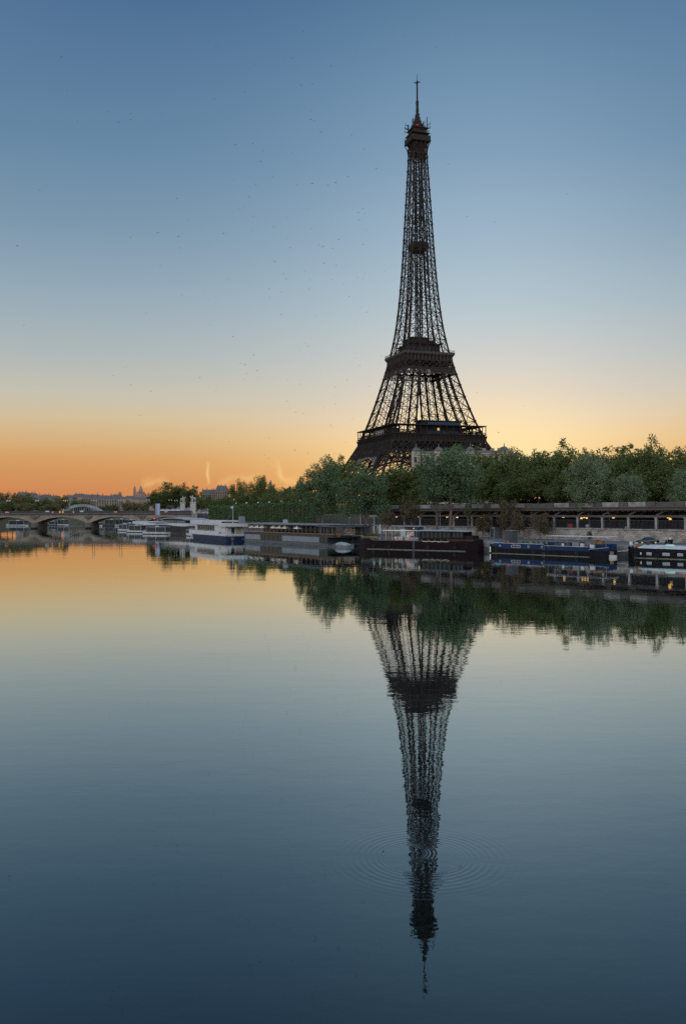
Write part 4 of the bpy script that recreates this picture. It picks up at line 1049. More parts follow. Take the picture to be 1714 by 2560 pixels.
# --- maroon black barge with wheelhouse
t, Ln = vessel('dark_barge', 'long black and maroon barge with glazed wheelhouse and beige awning', 'barge', (2.95, 218), (29.5, 199))
hull(Ln, 5.4, lambda u: 2.1 + 3.2 * max(0, .18 - u) ** 1.2 * 3 * .5 + 2.2 * max(0, u - .8) * 1.0, 4, 3, blunt=.3, sblunt=.5, flare=.93).build('hull', 'maroon', t)
MB().box(3.5, .1, .0, Ln - 2.5, .24, .16).build('waterline_stripe', 'stripe', t)
MB().box(2.6, .35, 2.12, 25, 5, 2.22).build('deck', 'stripe', t)
b = MB(); b.box(4, .2, 1.75, 12, .28, 1.85); b.build('rubbing_strake', 'stripe', t)
MB().box(25.2, .15, 2.2, 32, 5.1, 2.75).build('aft_cabin', 'maroon2', t)
for k in range(3): MB().box(26 + k * 1.8, .08, 2.35, 26.8 + k * 1.8, .16, 2.6).build('porthole', 'pane', t)
wh = MB().box(18.0, .7, 2.2, 29.4, 4.7, 4.45).build('wheelhouse', 'maroon', t)
for k in range(7):
    wn = MB().box(18.5 + k * 1.1, .62, 3.0, 19.35 + k * 1.1, .72, 4.25).build('window', 'glass_green', wh); MB().box(18.45 + k * 1.1, .60, 2.88, 19.4 + k * 1.1, .68, 3.0).build('sill', 'maroon2', wn)
for k in range(3): MB().box(26.6 + k * .95, .62, 3.1, 27.3 + k * .95, .72, 4.25).build('window', 'glass_dark', wh)
b = MB(); b.loft([[(x, .3, z - .02), (x, .3, z + .1), (x, 2.7, z + .28), (x, 5.1, z + .1), (x, 5.1, z - .02)] for x, z in ((17.0, 4.45), (20, 4.5), (27, 4.5), (30.2, 4.42))]); b.build('roof', 'panel_grey', wh)
MB().box(7.7, .4, 4.45, 14.9, 4.6, 4.6).build('awning', 'offwhite', t)
for x in (8.6, 10.2, 13.2, 14.8): MB().bar((x, .6, 2.2), (x, .6, 4.45), .09).build('awning_post', 'white', t)
MB().box(13.4, 2.0, 2.2, 14.6, 3.6, 4.4).build('companionway', 'offwhite', t)
MB().box(15.2, 1, 2.2, 17.2, 3.4, 2.9).build('deck_chest', 'panel_grey', t)
for k in range(4): MB().box(10.6 + k * .8, 1.2 + .3 * (k % 2), 2.2, 11.1 + k * .8, 1.7 + .3 * (k % 2), 3.05).build('deck_chair', 'offwhite', t)
for k in range(5): MB().ball((1.2 + k * .5, 1.2 + .3 * (k % 2), 2.75), .28, .9, 8, 5).build('plant_pot', L_HEDGE, t)
MB().ball((.6, 2.2, 3.0), .22).build('bow_light', 'red', t)
ladder(t, 16.6, -.02, .1, 3.0); rail(t, [(2, .2, 2.3), (17.5, .2, 2.15)], .75, 'steel', 2.2)
rail(t, [(25.2, .2, 2.75), (32, .2, 2.75)], .55, 'maroon2', 1.5)
b = MB(); prev = None
for k in range(29):
    x = 19 + k * .25; z = 2.18 - .12 * abs(math.sin(k * math.pi / 7)); p = (x, .02, z)
    if prev: b.bar(prev, p, .09)
    prev = p
b.build('fender_rope', 'offwhite', t)
b = MB(); 
for k in range(14):
    a = 2 * math.pi * k / 14; a2 = 2 * math.pi * (k + 1) / 14; b.bar((12.6 + .3 * math.cos(a), .1, 2.6 + .3 * math.sin(a)), (12.6 + .3 * math.cos(a2), .1, 2.6 + .3 * math.sin(a2)), .12)
b.build('life_ring', 'orange_rail', t)
MB().box(29.6, 1, 2.7, 31.4, 4.2, 3.5).build('stern_locker', 'black_hull', t)
# --- blue barge
t, Ln = vessel('blue_barge', 'dark blue barge with portholes and a long thin white awning', 'barge', (30.7, 194), (50.6, 171))
hull(Ln, 5.0, lambda u: 1.1 + 5.2 * max(0, .15 - u) + 2.2 * max(0, u - .86), 3.2, 3.5, blunt=.25, sblunt=.4, flare=.93).build('hull', 'black_hull', t)
b = MB(); b.loft([[(x, .35, 1.05), (x, .45, z), (x, 4.5, z), (x, 4.6, 1.05)] for x, z in ((2.3, 2.25), (9, 2.2), (15.4, 2.15), (15.5, 1.95), (21, 1.85), (26.2, 1.75))]); cb_ = b.build('cabin', 'navy', t)
MB().box(2.4, .40, 2.2, 15.4, .5, 2.3).build('cabin_trim', 'white', cb_); MB().box(15.5, .38, 1.93, 26.0, .5, 2.0).build('cabin_trim', 'white', cb_)
for x in (4.1, 11.6, 15.0):
    rg = MB(); rg.tube((x, .36, 1.62), (x, .30, 1.62), .24, .24, 16); rg = rg.build('porthole', 'white', cb_); MB().tube((x, .32, 1.62), (x, .285, 1.62), .16, .16, 14).build('glass', 'pane', rg)
b = MB(); b.xz([(7.1 + .28 + 1.9 * (1 if math.cos(a) > 0 else 0) + .28 * math.cos(a), 1.62 + .30 * math.sin(a)) for a in [2 * math.pi * j / 24 for j in range(24)]], .28, .36); ow = b.build('long_window', 'white', cb_)
for k in range(3): MB().box(7.3 + k * .75, .25, 1.42, 7.95 + k * .75, .30, 1.82).build('glass', 'pane', ow)
MB().box(15.8, 1.0, 2.0, 17.5, 4, 2.65).build('hatch', 'navy', t)
MB().box(17.6, .9, 1.9, 21.5, 4.1, 2.6).build('deck_house', 'steel_dark', t)
MB().box(19.6, .7, 1.9, 20.1, 1.2, 2.5).build('locker', 'white', t); MB().box(22.0, .8, 1.85, 23.6, 3, 2.85).build('grey_cabinet', 'steel', t); MB().box(24.0, .7, 1.85, 24.7, 1.3, 2.6).build('locker', 'white', t)
MB().box(26.2, .9, 1.2, 30, 4.1, 2.55).build('stern_cabin', 'navy', t)
MB().box(26.4, .3, 1.75, 27.3, .85, 2.45).build('air_unit', 'white', t)
MB().box(26.3, 1.5, 2.55, 27.1, 2.4, 3.3).build('crate', 'wood', t); MB().box(27.3, 1.4, 2.55, 28.4, 2.6, 3.15).build('crate', 'wood', t)
MB().box(15.9, .6, 3.92, 30.2, 4.4, 4.02).build('awning', 'white', t)
for x in (16.2, 21, 25.6, 29.8): MB().bar((x, .7, 1.9), (x, .7, 3.92), .07).build('awning_post', 'steel', t)
MB().box(2.8, .5, 2.28, 3.5, 1.2, 2.7).build('coiled_sheet', 'teal', t); MB().tube((1.4, .35, .2), (1.4, .35, 1.4), .16).build('fender', 'offwhite', t)
MB().ball((5.2, 1.5, 2.5), .3).build('pot', 'red', t); MB().ball((11.2, 1.4, 2.45), .25).build('pot', 'orange_rail', t)
MB().box(2.0, .05, .0, Ln - 4, .19, .1).build('waterline_stripe', 'moss', t)
ladder(t, 15.6, .1, .1, 2.2); rail(t, [(2.5, .5, 2.3), (15.3, .5, 2.2)], .5, 'steel_dark', 2.0)
b = MB(); b.bar((26.2, .3, 1.5), (30.2, .9, 1.95), .07); b.build('stern_trim', 'white', t)
t2, L2 = vessel('rowing_boat', 'small brown and white rowing boat tied between the two right barges', 'rowing boat', gp(1516, 171.5, 0)[:2], gp(1534, 170.5, 0)[:2])
hull(L2, 1.2, lambda u: .5, .5, .3, z0=-.15).build('hull', 'white', t2); MB().box(.3, .3, .5, .8, .9, 1.2).build('motor', 'wood', t2)
# --- rightmost black barge
t, Ln = vessel('black_barge', 'black barge with pale roof and square white windows at right edge', 'barge', (54.3, 172.6), (73.3, 152))
hull(Ln, 5.2, lambda u: 1.5 + 4.5 * max(0, .13 - u), 2.6, 3, blunt=.35, sblunt=.5, flare=.94).build('hull', 'black_hull', t)
b = MB(); b.loft([[(x, .25, 1.4), (x, .3, z), (x, 4.9, z), (x, 4.95, 1.4)] for x, z in ((3.1, 1.95), (12, 1.85), (26, 1.85))]); b.build('cabin', 'black_hull', t)
b = MB(); b.loft([[(x, .1, z), (x, .15, z + .16), (x, 2.6, z + .62), (x, 5.05, z + .16), (x, 5.1, z)] for x, z in ((3.0, 1.9), (12, 1.86), (26, 1.86))]); b.build('roof', 'white', t)
for x0, x1 in ((4.8, 5.8), (8.0, 9.4), (10.95, 12.0), (14.5, 15.6), (17.5, 18.6)):
    wn = MB().box(x0, -.02, .62, x1, .22, 1.15).build('window_frame', 'white', t); MB().box(x0 + .1, -.05, .70, x1 - .1, .0, 1.07).build('glass', 'panel_grey', wn)
MB().box(3.45, .0, .65, 3.75, .2, 1.1).build('small_window', 'white', t)
MB().box(2.2, .5, 2.0, 2.9, 1.6, 2.75).build('hatch_box', 'wood', t)
MB().box(2.2, .05, .0, Ln - 4, .17, .12).build('waterline_stripe', 'moss', t)
def deckchair(px, label):
    c = thing('deck_chair', label, 'chair', (0, 0, 0))
    b = MB(); b.box(-.3, -.3, .32, .3, .3, .38); b.build('seat', 'white', c); b = MB(); b.add([(-.3, .27, .36), (.3, .27, .36), (.3, .5, .95), (-.3, .5, .95), (-.3, .33, .36), (.3, .33, .36), (.3, .56, .95), (-.3, .56, .95)], [(0, 1, 2, 3), (7, 6, 5, 4), (0, 4, 5, 1), (1, 5, 6, 2), (2, 6, 7, 3), (3, 7, 4, 0)]); b.build('backrest', 'white', c)
    for x in (-.26, .26):
        for y in (-.26, .28): MB().bar((x, y, 0), (x, y, .34), .06).build('leg', 'white', c)
    c.location = px; return c
w2 = lambda o, x, y, z: tuple(o.location + Matrix.Rotation(o.rotation_euler.z, 3, 'Z') @ Vector((x, y, z)))
deckchair(w2(t, .75, 1.9, 2.05), 'left of the two white chairs on the black barge foredeck').rotation_euler.z = R(10)
deckchair(w2(t, 1.75, 1.7, 1.9), 'right of the two white chairs on the black barge, nearer the roof').rotation_euler.z = R(-25)
b = MB(); b.loft([[(x, -hw, 0), (x, -hw * .7, hz * .8), (x, 0, hz), (x, hw * .7, hz * .8), (x, hw, 0)] for x, hw, hz in ((0, .1, .25), (.4, .38, .42), (1, .5, .48), (1.7, .5, .46), (2.1, .4, .36))])
d_ = b.build('upturned_dinghy', 'pale_green', None, True); d_.location = w2(t, 7.5, 1.6, 2.25); d_.rotation_euler = (0, 0, t.rotation_euler.z); tag(d_, 'pale green upturned dinghy lying on the black barge roof', 'dinghy')

def fender_row(parent, xs, y, z, m='rubber', r_=.3):
    for x in xs:
        b = MB()
        for k in range(10):
            a, c = 2 * math.pi * k / 10, 2 * math.pi * (k + 1) / 10; b.bar((x + r_ * math.cos(a), y, z + r_ * math.sin(a)), (x + r_ * math.cos(c), y, z + r_ * math.sin(c)), .17)
        b.bar((x, y, z + r_), (x, y + .1, z + r_ + .9), .04); b.build('tyre_fender', m, parent)
def rope(parent, p, q, sag=.5):
    b = MB(); p = Vector(p); q = Vector(q); pr_ = p
    for k in range(1, 11):
        e = p.lerp(q, k / 10) - Vector((0, 0, sag * math.sin(math.pi * k / 10))); b.bar(pr_, e, .06); pr_ = e
    b.build('mooring_rope', 'offwhite', parent)
barges = {o['label'].split()[0] + o.name: o for o in COL.objects if o.name in ('dark_barge', 'blue_barge', 'black_barge')}
for o in list(barges.values()):
    kind = o.name
    if kind == 'dark_barge':
        fender_row(o, (5.5, 9.8, 20.5, 27.5), -.08, .75); rope(o, (.4, 3, 2.6), (-3.5, 8, 2.2)); rope(o, (31.6, 3.4, 2.6), (35, 7.2, 2.2))
        for k in range(9):
            x = 4.2 + k * 1.45 + .4 * (k % 3); MB().box(x, .9 + .5 * (k % 2), 2.2, x + .35 + .3 * (k % 2), 1.5 + .5 * (k % 2), 2.5 + .28 * (k % 4)).build('deck_gear', ('wood', 'steel', 'stripe', 'red')[k % 4 if k != 3 else 0], o)
        for k in range(6): MB().ball((18.6 + k * 1.7, .45, 2.42), .2, 1.2, 7, 5).build('potted_plant', L_HEDGE, o)
    elif kind == 'blue_barge':
        fender_row(o, (3.2, 13.0, 23.5), .06, .55); rope(o, (.5, 3, 1.7), (-3, 7.5, 2.2)); rope(o, (29.5, 3, 1.3), (33, 6.5, 2.2))
        for k in range(7): MB().ball((6.2 + k * 1.35, 3.6 + .3 * (k % 2), 2.4), .28 + .05 * (k % 3), 1.2, 7, 5).build('potted_plant', L_HEDGE, o)
        b = MB()
        for x in (18.2, 19.25):
            for k in range(12): a, c = 2 * math.pi * k / 12, 2 * math.pi * (k + 1) / 12; b.bar((x + .33 * math.cos(a), .75, 2.95 + .33 * math.sin(a)), (x + .33 * math.cos(c), .75, 2.95 + .33 * math.sin(c)), .05)
        b.bar((18.2, .75, 2.95), (18.8, .75, 3.3), .05); b.bar((18.8, .75, 3.3), (19.25, .75, 2.95), .05); b.bar((18.2, .75, 2.95), (18.7, .75, 2.9), .05); b.bar((18.7, .75, 2.9), (19.15, .75, 3.5), .05); b.build('bicycle', 'steel', o)
    else:
        fender_row(o, (2.6, 7.0, 13.2), -.1, .5); rope(o, (.5, 3, 1.9), (-2.6, 7, 2.2)); MB().box(3.6, 2.2, 2.4, 4.1, 2.8, 3.1).build('chimney_pipe', 'steel_dark', o)
        for k in range(4): MB().ball((1.2 + k * .5, 3.4, 2.1), .22, 1.3, 7, 5).build('potted_plant', L_HEDGE, o)
# --- boats moored this side of the bridge
def launch(label, p0, p1, B_=3.2, H=3.3, group=None, hullm='white', name='river_launch', roofm='panel_grey'):
    t, Ln = vessel(name, label, 'boat', p0, p1, group)
    hull(Ln, B_, lambda u: .95 + .5 * max(0, .25 - u), min(2.2, Ln * .3), .6, z0=-.3, blunt=.2, sblunt=.8).build('hull', hullm, t)
    MB().box(Ln * .1, .0, -.05, Ln, B_ * .5, .22).build('waterline_band', 'black_hull', t)
    cb = MB().box(Ln * .24, .3, .9, Ln * .94, B_ - .3, H - .35).build('cabin', 'steel_dark', t)
    n = max(3, int(Ln * .7 / 1.3)); dx = Ln * .68 / n
    for k in range(n): MB().box(Ln * .25 + k * dx + .12, .22, 1.45, Ln * .25 + (k + 1) * dx - .12, .31, H - .6).build('window', 'glass_dark', cb)
    MB().box(Ln * .2, .05, H - .35, Ln * .98, B_ - .05, H - .18).build('roof', roofm, t)
    rail(t, [(Ln * .02, B_ * .45, 1.05), (Ln * .22, .2, .95)], .7, 'white', 1.2, .05)
    for x in (.22, .6, .97): MB().bar((Ln * x, .12, .9), (Ln * x, .12, H - .35), .08).build('post', 'white', t)
    MB().box(Ln * .5, B_ * .4, H - .18, Ln * .62, B_ * .6, H + .15).build('hatch', 'white', t)
    return t
P2 = lambda px, Y: tuple(at(px, 1280, Y).xy)
launch('white launch with dark cabin, nearest and rightmost of the moored trio', P2(352, 373), P2(415, 367), 3.4, 3.3)
launch('white launch, middle one of the moored trio before the bridge', P2(313, 406), P2(354, 400), 3.2, 3.5)
launch('small white launch, leftmost of the moored trio before the bridge', P2(290, 440), P2(318, 434), 3.0, 3.6)
launch('dark cabin boat squeezed behind the moored trio near the right arch', P2(300, 470), P2(335, 462), 3.0, 3.8, hullm='steel')
t, Ln = vessel('excursion_boat', 'large excursion boat with white wavy top deck and dark glazed hull', 'boat', (-100, 425), (-64, 365))
hull(Ln, 11, lambda u: 3.5, 8, 2, blunt=.3, sblunt=.9).build('hull', 'steel_dark', t)
for k in range(24): MB().box(8 + k * 2.5, .0, 1.0, 10.3 + k * 2.5, .12, 3.1).build('window', 'glass_dark', t)
b = MB(); b.loft([[(x, -.15, z0), (x, -.15, z1), (x, 11.1, z1), (x, 11.1, z0)] for x, z0, z1 in [(-1.5 + k * 3.1, 3.5 + .25 * math.cos(k * .45), 4.35 + .55 * math.cos(k * .28) * (1 - k / 30)) for k in range(24)]]); b.build('top_deck', 'white', t)
MB().box(38, 1, 4.8, 66, 10, 6.3).build('upper_saloon', 'glass_dark', t)
b = MB(); b.loft([[(x, .3, z), (x, .3, z + .25), (x, 5.5, z + .5), (x, 10.6, z + .25), (x, 10.6, z)] for x, z in ((36, 5.9), (42, 6.35), (52, 6.5), (62, 6.3), (68, 5.8))]); b.build('curved_roof', 'panel_grey', t)
MB().box(12, 2, 6.2, 38, 9, 6.45).build('flat_roof', 'steel_dark', t)
for x in (14, 22, 30, 36): MB().bar((x, 2.2, 4.8), (x, 2.2, 6.2), .15).build('column', 'steel_dark', t)
MB().box(26, .8, 6.0, 26.6, 1.3, 6.5).build('red_light', 'lamp_red', t)
rail(t, [(40, -.1, 4.6), (67, -.1, 4.5)], .9, 'white', 2.5, .08)
launch('small motor boat moored against the bow of the white and blue ship', P2(462, 345), P2(474, 338), 2.4, 2.6)
# --- boats beyond the bridge
launch('long white boat beyond the bridge, under the leftmost visible arch', P2(12, 625), P2(62, 615), 4, 4.0)
launch('white cabin boat beyond the bridge, under the middle arch', P2(141, 640), P2(160, 630), 4, 4.4)
launch('grey low boat beyond the bridge left of the white cabin boat', P2(118, 650), P2(138, 642), 3.4, 3.2, hullm='steel')
launch('small pale boat beyond the bridge beside the right pier', P2(240, 600), P2(248, 592), 2.6, 2.6)
launch('dark barge beyond the bridge filling the right arch, left one', P2(255, 620), P2(285, 600), 4.5, 4.6, hullm='steel_dark', name='moored_barge', roofm='steel')
launch('white and grey boat beyond the bridge inside the right arch', P2(284, 600), P2(308, 585), 4, 5.0)
launch('white boat beyond the bridge at the right side of the right arch', P2(305, 590), P2(334, 572), 4, 4.6)
b = MB(); b.box(-9, -.8, -.1, 9, .8, .25); o = b.build('floating_boom', 'stripe'); o.location = gp(175, 600, 0); tag(o, 'pale floating boom on the water seen through the middle arch', 'boom')

# ------------------------------------------------------------------ stone bridge
BY = 515
bx = lambda px: at(px, 1280, BY).x
x0b = bx(-170)
br = thing('stone_bridge', 'low stone arch bridge crossing the river with eagle reliefs above its piers', 'bridge', (x0b, BY, 0))
pp = [bx(p) - x0b for p in (-170, -46, 88, 222, 356, 480)]
DW = 17
for i in range(5):
    xa, xb = pp[i], pp[i + 1]; hp = 1.7
    a = (xb - xa) / 2 - hp; rise = 3.1; Rr = (a * a + rise * rise) / (2 * rise); cx = (xa + xb) / 2; zc = 3.5 + rise - Rr
    th = math.asin(a / Rr); arc = [(cx + Rr * math.sin(-th + 2 * th * k / 30), zc + Rr * math.cos(-th + 2 * th * k / 30)) for k in range(31)]
    b = MB(); b.xz([(xa, 8.0), (xa, 3.2)] + arc + [(xb, 3.2), (xb, 8.0)], 0, DW); sp_ = b.build('arch_span', 'stone', br)
    b = MB(); up_ = [(cx + (Rr + .75) * math.sin(-th + 2 * th * k / 30), zc + (Rr + .75) * math.cos(-th + 2 * th * k / 30)) for k in range(31)]
    b.loft([[(p[0], -.16, p[1] + .02), (q[0], -.16, q[1]), (q[0], .05, q[1]), (p[0], .05, p[1] + .02)] for p, q in zip(arc, up_)]); b.build('arch_ring', 'stone', sp_)
for i in range(1, 5):
    x = pp[i]; b = MB(); b.poly([(x - 1.7, 0), (x - 1.6, -1.2), (x - .9, -2.0), (x, -2.3), (x + .9, -2.0), (x + 1.6, -1.2), (x + 1.7, 0), (x + 1.7, DW), (x - 1.7, DW)], -2, 3.2); pr_ = b.build('pier', 'stone_dark', br)
    b = MB(); b.poly([(x - 1.9, 0), (x - 1.8, -1.4), (x - 1, -2.25), (x, -2.55), (x + 1, -2.25), (x + 1.8, -1.4), (x + 1.9, 0)], 3.2, 3.75); b.build('pier_cap', 'stone', pr_)
    b = MB(); b.poly([(x - 1.75, 0), (x - 1.65, -1.25), (x - .95, -2.08), (x, -2.4), (x + .95, -2.08), (x + 1.65, -1.25), (x + 1.75, 0)], -1, .7); b.build('waterline_band', 'black_hull', pr_)
    # eagle with spread wings in a wreath
    b = MB(); b.ball((x, -.15, 6.4), .55, 1.6, 8, 6); b.ball((x, -.3, 7.35), .28, 1.2, 8, 5)
    for s in (-1, 1):
        for k in range(5): b.bar((x + s * .3, -.12, 6.9 - k * .22), (x + s * (2.7 - k * .28), -.12, 7.35 - k * .42), .3, .25)
        b.bar((x + s * .2, -.1, 5.6), (x + s * .8, -.1, 5.0), .25)
    for k in range(16):
        a = 2 * math.pi * k / 16; b.bar((x + .95 * math.cos(a), -.08, 5.9 + .95 * math.sin(a)), (x + .95 * math.cos(a + .4), -.08, 5.9 + .95 * math.sin(a + .4)), .25)
    b.build('eagle_relief', 'stone_dark', br)
b = MB(); b.box(pp[0], -.6, 8.0, pp[5], DW + .6, 8.6)
x = pp[0]
while x < pp[5] - .6: b.box(x, -.95, 8.15, x + .5, -.6, 8.6); x += 1.1
b.build('cornice', 'stone_dark', br)
MB().box(pp[0], -.9, 8.6, pp[5], DW + .9, 8.85).build('deck', 'asphalt', br)
b = MB(); x = pp[0]
while x < pp[5]: b.box(x, -.55, 8.85, x + .28, -.3, 9.95); x += .5
b.box(pp[0], -.62, 9.95, pp[5], -.22, 10.15); b.box(pp[0], -.6, 8.85, pp[5], -.25, 9.05); b.build('balustrade', 'steel_dark', br)
b = MB(); b.box(pp[0], DW + .3, 8.85, pp[5], DW + .5, 10.1); b.build('far_parapet', 'steel_dark', br)
b = MB(); xe = pp[5]; b.box(xe, -1.4, -1, xe + 3.2, DW, 8.7); b.box(xe + 3.2, 1.5, -1, xe + 15.5, DW, 8.4); b.box(xe + 9.6, -1, -1, xe + 14.8, 1.5, 8.9); b.build('abutment', 'stone', br)
MB().box(xe + 3.3, 1.1, 2, xe + 9.5, 1.45, 8.2).build('scaffold_net', 'steel_dark', br)
# statues at the bridge end
def statue(px, Y, ytop_ped, wpx, ytop, label, flip=1):
    k = Y / F; wm = wpx * k; zt = at(px, ytop_ped, Y).z; z0 = 8.7; h = zt - z0
    t = thing('equestrian_statue', label, 'statue', (at(px, 1280, Y).x, Y, z0))
    b = MB(); b.box(-wm / 2 - .3, -1.7, 0, wm / 2 + .3, 1.7, .8); b.box(-wm / 2, -1.4, .8, wm / 2, 1.4, h - .5); b.box(-wm / 2 - .25, -1.65, h - .5, wm / 2 + .25, 1.65, h); b.build('pedestal', 'statue', t)
    s = (at(px, ytop, Y).z - zt) / 3.1; b = MB()
    Q = lambda x, y, z: (flip * x * s, y * s, h + z * s)
    b.tube(Q(-.7, .1, 1.55), Q(.75, .1, 1.65), .42 * s, .38 * s, 10); b.ball(Q(-.75, .1, 1.55), .45 * s); b.ball(Q(.75, .1, 1.65), .42 * s)
    b.tube(Q(.8, .1, 1.75), Q(1.2, 0, 2.6), .33 * s, .2 * s, 8); b.tube(Q(1.15, 0, 2.65), Q(1.55, -.05, 2.2), .2 * s, .11 * s, 8)
    for x, y, x2 in ((.7, -.12, .85), (.75, .32, 1.0), (-.85, -.12, -.95), (-.8, .32, -.65)): b.tube(Q(x, y, 1.4), Q(x2, y, .7), .17 * s, .11 * s, 7); b.tube(Q(x2, y, .72), Q(x2 - .05, y, 0), .11 * s, .09 * s, 7)
    b.tube(Q(-1.1, .1, 1.7), Q(-1.35, .1, .8), .12 * s, .06 * s, 7); b.build('horse', 'statue', t, True)
    b = MB(); b.tube(Q(.1, -.55, 0), Q(.12, -.55, 1.3), .15 * s, .2 * s, 8); b.tube(Q(.42, -.6, 0), Q(.3, -.55, 1.3), .15 * s, .2 * s, 8); b.tube(Q(.2, -.55, 1.25), Q(.2, -.55, 2.3), .3 * s, .36 * s, 9); b.ball(Q(.2, -.55, 2.3), .33 * s, .6); b.tube(Q(.2, -.55, 2.4), Q(.2, -.55, 2.65), .12 * s, .12 * s, 7); b.ball(Q(.2, -.57, 2.85), .2 * s, 1.25)
    b.tube(Q(.5, -.55, 2.25), Q(.85, -.5, 1.8), .12 * s, .09 * s, 7); b.tube(Q(.85, -.5, 1.8), Q(1.05, -.35, 2.2), .09 * s, .07 * s, 7); b.tube(Q(-.1, -.55, 2.25), Q(-.3, -.6, 1.4), .12 * s, .08 * s, 7); b.build('warrior', 'statue', t, True)
statue(457, BY + 24, 1256, 10.6, 1240, 'left pale stone statue of a warrior with a horse on a pedestal', 1)
statue(483, BY + 2, 1254.5, 12.6, 1238, 'right, larger pale stone statue of a warrior with a horse on a pedestal', -1)
# bridge lamps
lp = None
for i, (px, Y) in enumerate([(-36, 516), (22.5, 516), (94, 516), (162, 516), (233, 516), (306, 516), (370, 516), (426, 516), (20, 531.5), (92, 531.5), (166, 531.5), (238, 531.5), (300, 531.5), (440, 531.5)]):
    loc = (at(px, 1280, Y).x, Y - .1 if Y < 530 else Y, 8.9)
    if lp is None:
        lp = thing('bridge_lamp', 'x', 'street lamp', loc); MB().lathe([(.28, 0), (.22, .7), (.11, .9), (.08, 7.2)], 8).build('post', 'iron_black', lp)
        b = MB(); b.bar((-.7, 0, 6.9), (.7, 0, 6.9), .1); b.build('arm', 'iron_black', lp)
        for s in (-.7, .7): ln_ = MB().lathe([(.12, 6.95), (.26, 7.45), (.24, 7.5), (.03, 7.75)], 8, (s, 0, 0)).build('lantern', 'lamp_pale', lp)
        c = lp
    else: c = copy_tree(lp); c.location = loc
    c['label'] = 'black double lamp post on the near side of the stone bridge' if Y < 530 else 'black double lamp post on the far side of the stone bridge'
    c['group'] = 'near bridge lamps' if Y < 530 else 'far bridge lamps'
# navigation boards on the balustrade
def nav(px, kind, label, w_=1.9, z=9.0):
    t = thing('navigation_board', label, 'sign', (bx(px), BY - .72, z))
    if kind == 'bar':
        MB().box(-w_ / 2, 0, 0, w_ / 2, .08, 1.0).build('panel', 'red', t); MB().box(-w_ / 2 - .01, -.02, .36, w_ / 2 + .01, 0, .66).build('stripe', 'white', t)
    elif kind == 'plain':
        MB().box(-w_ / 2, 0, .55, w_ / 2, .08, 1.25).build('panel', 'white', t); MB().box(-w_ / 2 - .04, -.02, .5, w_ / 2 + .04, 0, .56).build('edge', 'steel', t)
    else:
        m1, m2 = dict(yellow=('yellow', 'yellow'), left=('red', 'white'), right=('white', 'red'))[kind]
        if kind == 'yellow': MB().xz([(-.75, .5), (0, -.2), (.75, .5), (0, 1.2)], 0, .08).build('panel', m1, t); MB().box(-.08, .08, -.3, .08, .14, 1.0).build('bracket', 'steel', t)
        else:
            MB().xz([(-.7, .5), (0, -.2), (0, 1.2)], 0, .08).build('left_half', m1, t); MB().xz([(0, -.2), (.7, .5), (0, 1.2)], 0, .08).build('right_half', m2, t)
nav(19.3, 'bar', 'red and white barred board above the arch left of the left pier'); nav(133.8, 'right', 'white and red diamond board above the left end of the middle arch'); nav(151.3, 'yellow', 'left one of the two yellow diamond boards on the bridge'); nav(159, 'yellow', 'right one of the two yellow diamond boards on the bridge')
nav(184.5, 'left', 'red and white diamond board above the right half of the middle arch'); nav(205.6, 'plain', 'white board on the balustrade just left of the right pier', 2.0); nav(120, 'plain', 'white board on the balustrade under the steel arch, left one', 2.2); nav(290, 'bar', 'red and white barred board above the right visible arch'); nav(416, 'bar', 'red and white barred board right of the tall red and blue sign')
# tall sign by the bridge
t = thing('totem_sign', 'tall upright sign with red and white left side and blue right side', 'sign', gp(393.5, 476, 0), R(0))
zt = at(393, 1259, 476).z; zb = at(393, 1288, 476).z
b = MB(); b.yz([(0, zb), (1.2, zb), (1.2, zt), (0, zt)], 0, 1.25); b.build('blue_panel', 'sign_blue', t)
b = MB(); b.yz([(0, zb), (1.2, zb), (1.2, zt), (0, zt)], -1.05, 0); b.build('white_panel', 'panel_grey', t)
for k in range(9): MB().box(-.85 + .12 * (k % 3), -.03, zb + .5 + k * .6, -.2 - .1 * (k % 2), 0, zb + .85 + k * .6).build('letter_block', 'red', t)
MB().bar((0, .6, -.3), (0, .6, zb), .5).build('post', 'steel', t); MB().box(-2.4, -1.5, -.4, 2.4, 2.6, .5).build('float', 'steel_dark', t)
# tents and vehicles at the end of the bridge
t = thing('market_tent', 'long white tent at the bridge end left of the statues', 'tent', gp(429, 560, 8.2)); b = MB(); b.yz([(-2, .9), (2, .9), (2, 1.6), (0, 2.7), (-2, 1.6)], -7, 7); b.build('canopy', 'white', t)
for k in range(5): MB().bar((-6.9 + k * 3.4, -2.1, 0), (-6.9 + k * 3.4, -2.1, 1.6), .15).build('pole', 'steel', t)
for i, (px, m_, lab) in enumerate([(471, 'white', 'white car between the two statues'), (497, 'panel_grey', 'grey car right of the right statue'), (505, 'white', 'white car right of the grey car at the bridge end'), (514, 'zinc_blue', 'bluish car at the right end of the bridge row')]):
    car('parked_car', lab, gp(px, 535, 8.75 if px < 487 else 8.42), R(8 * i), m_, 4.2)
t = thing('ticket_booth', 'small pale booth at the end of the bridge beside the hedge', 'booth', gp(522, 520, 8.4)); MB().box(-1, -1, 0, 1, 1, 2.6).build('body', 'white', t); MB().box(-1.2, -1.2, 2.6, 1.2, 1.2, 2.8).build('roof', 'steel', t)

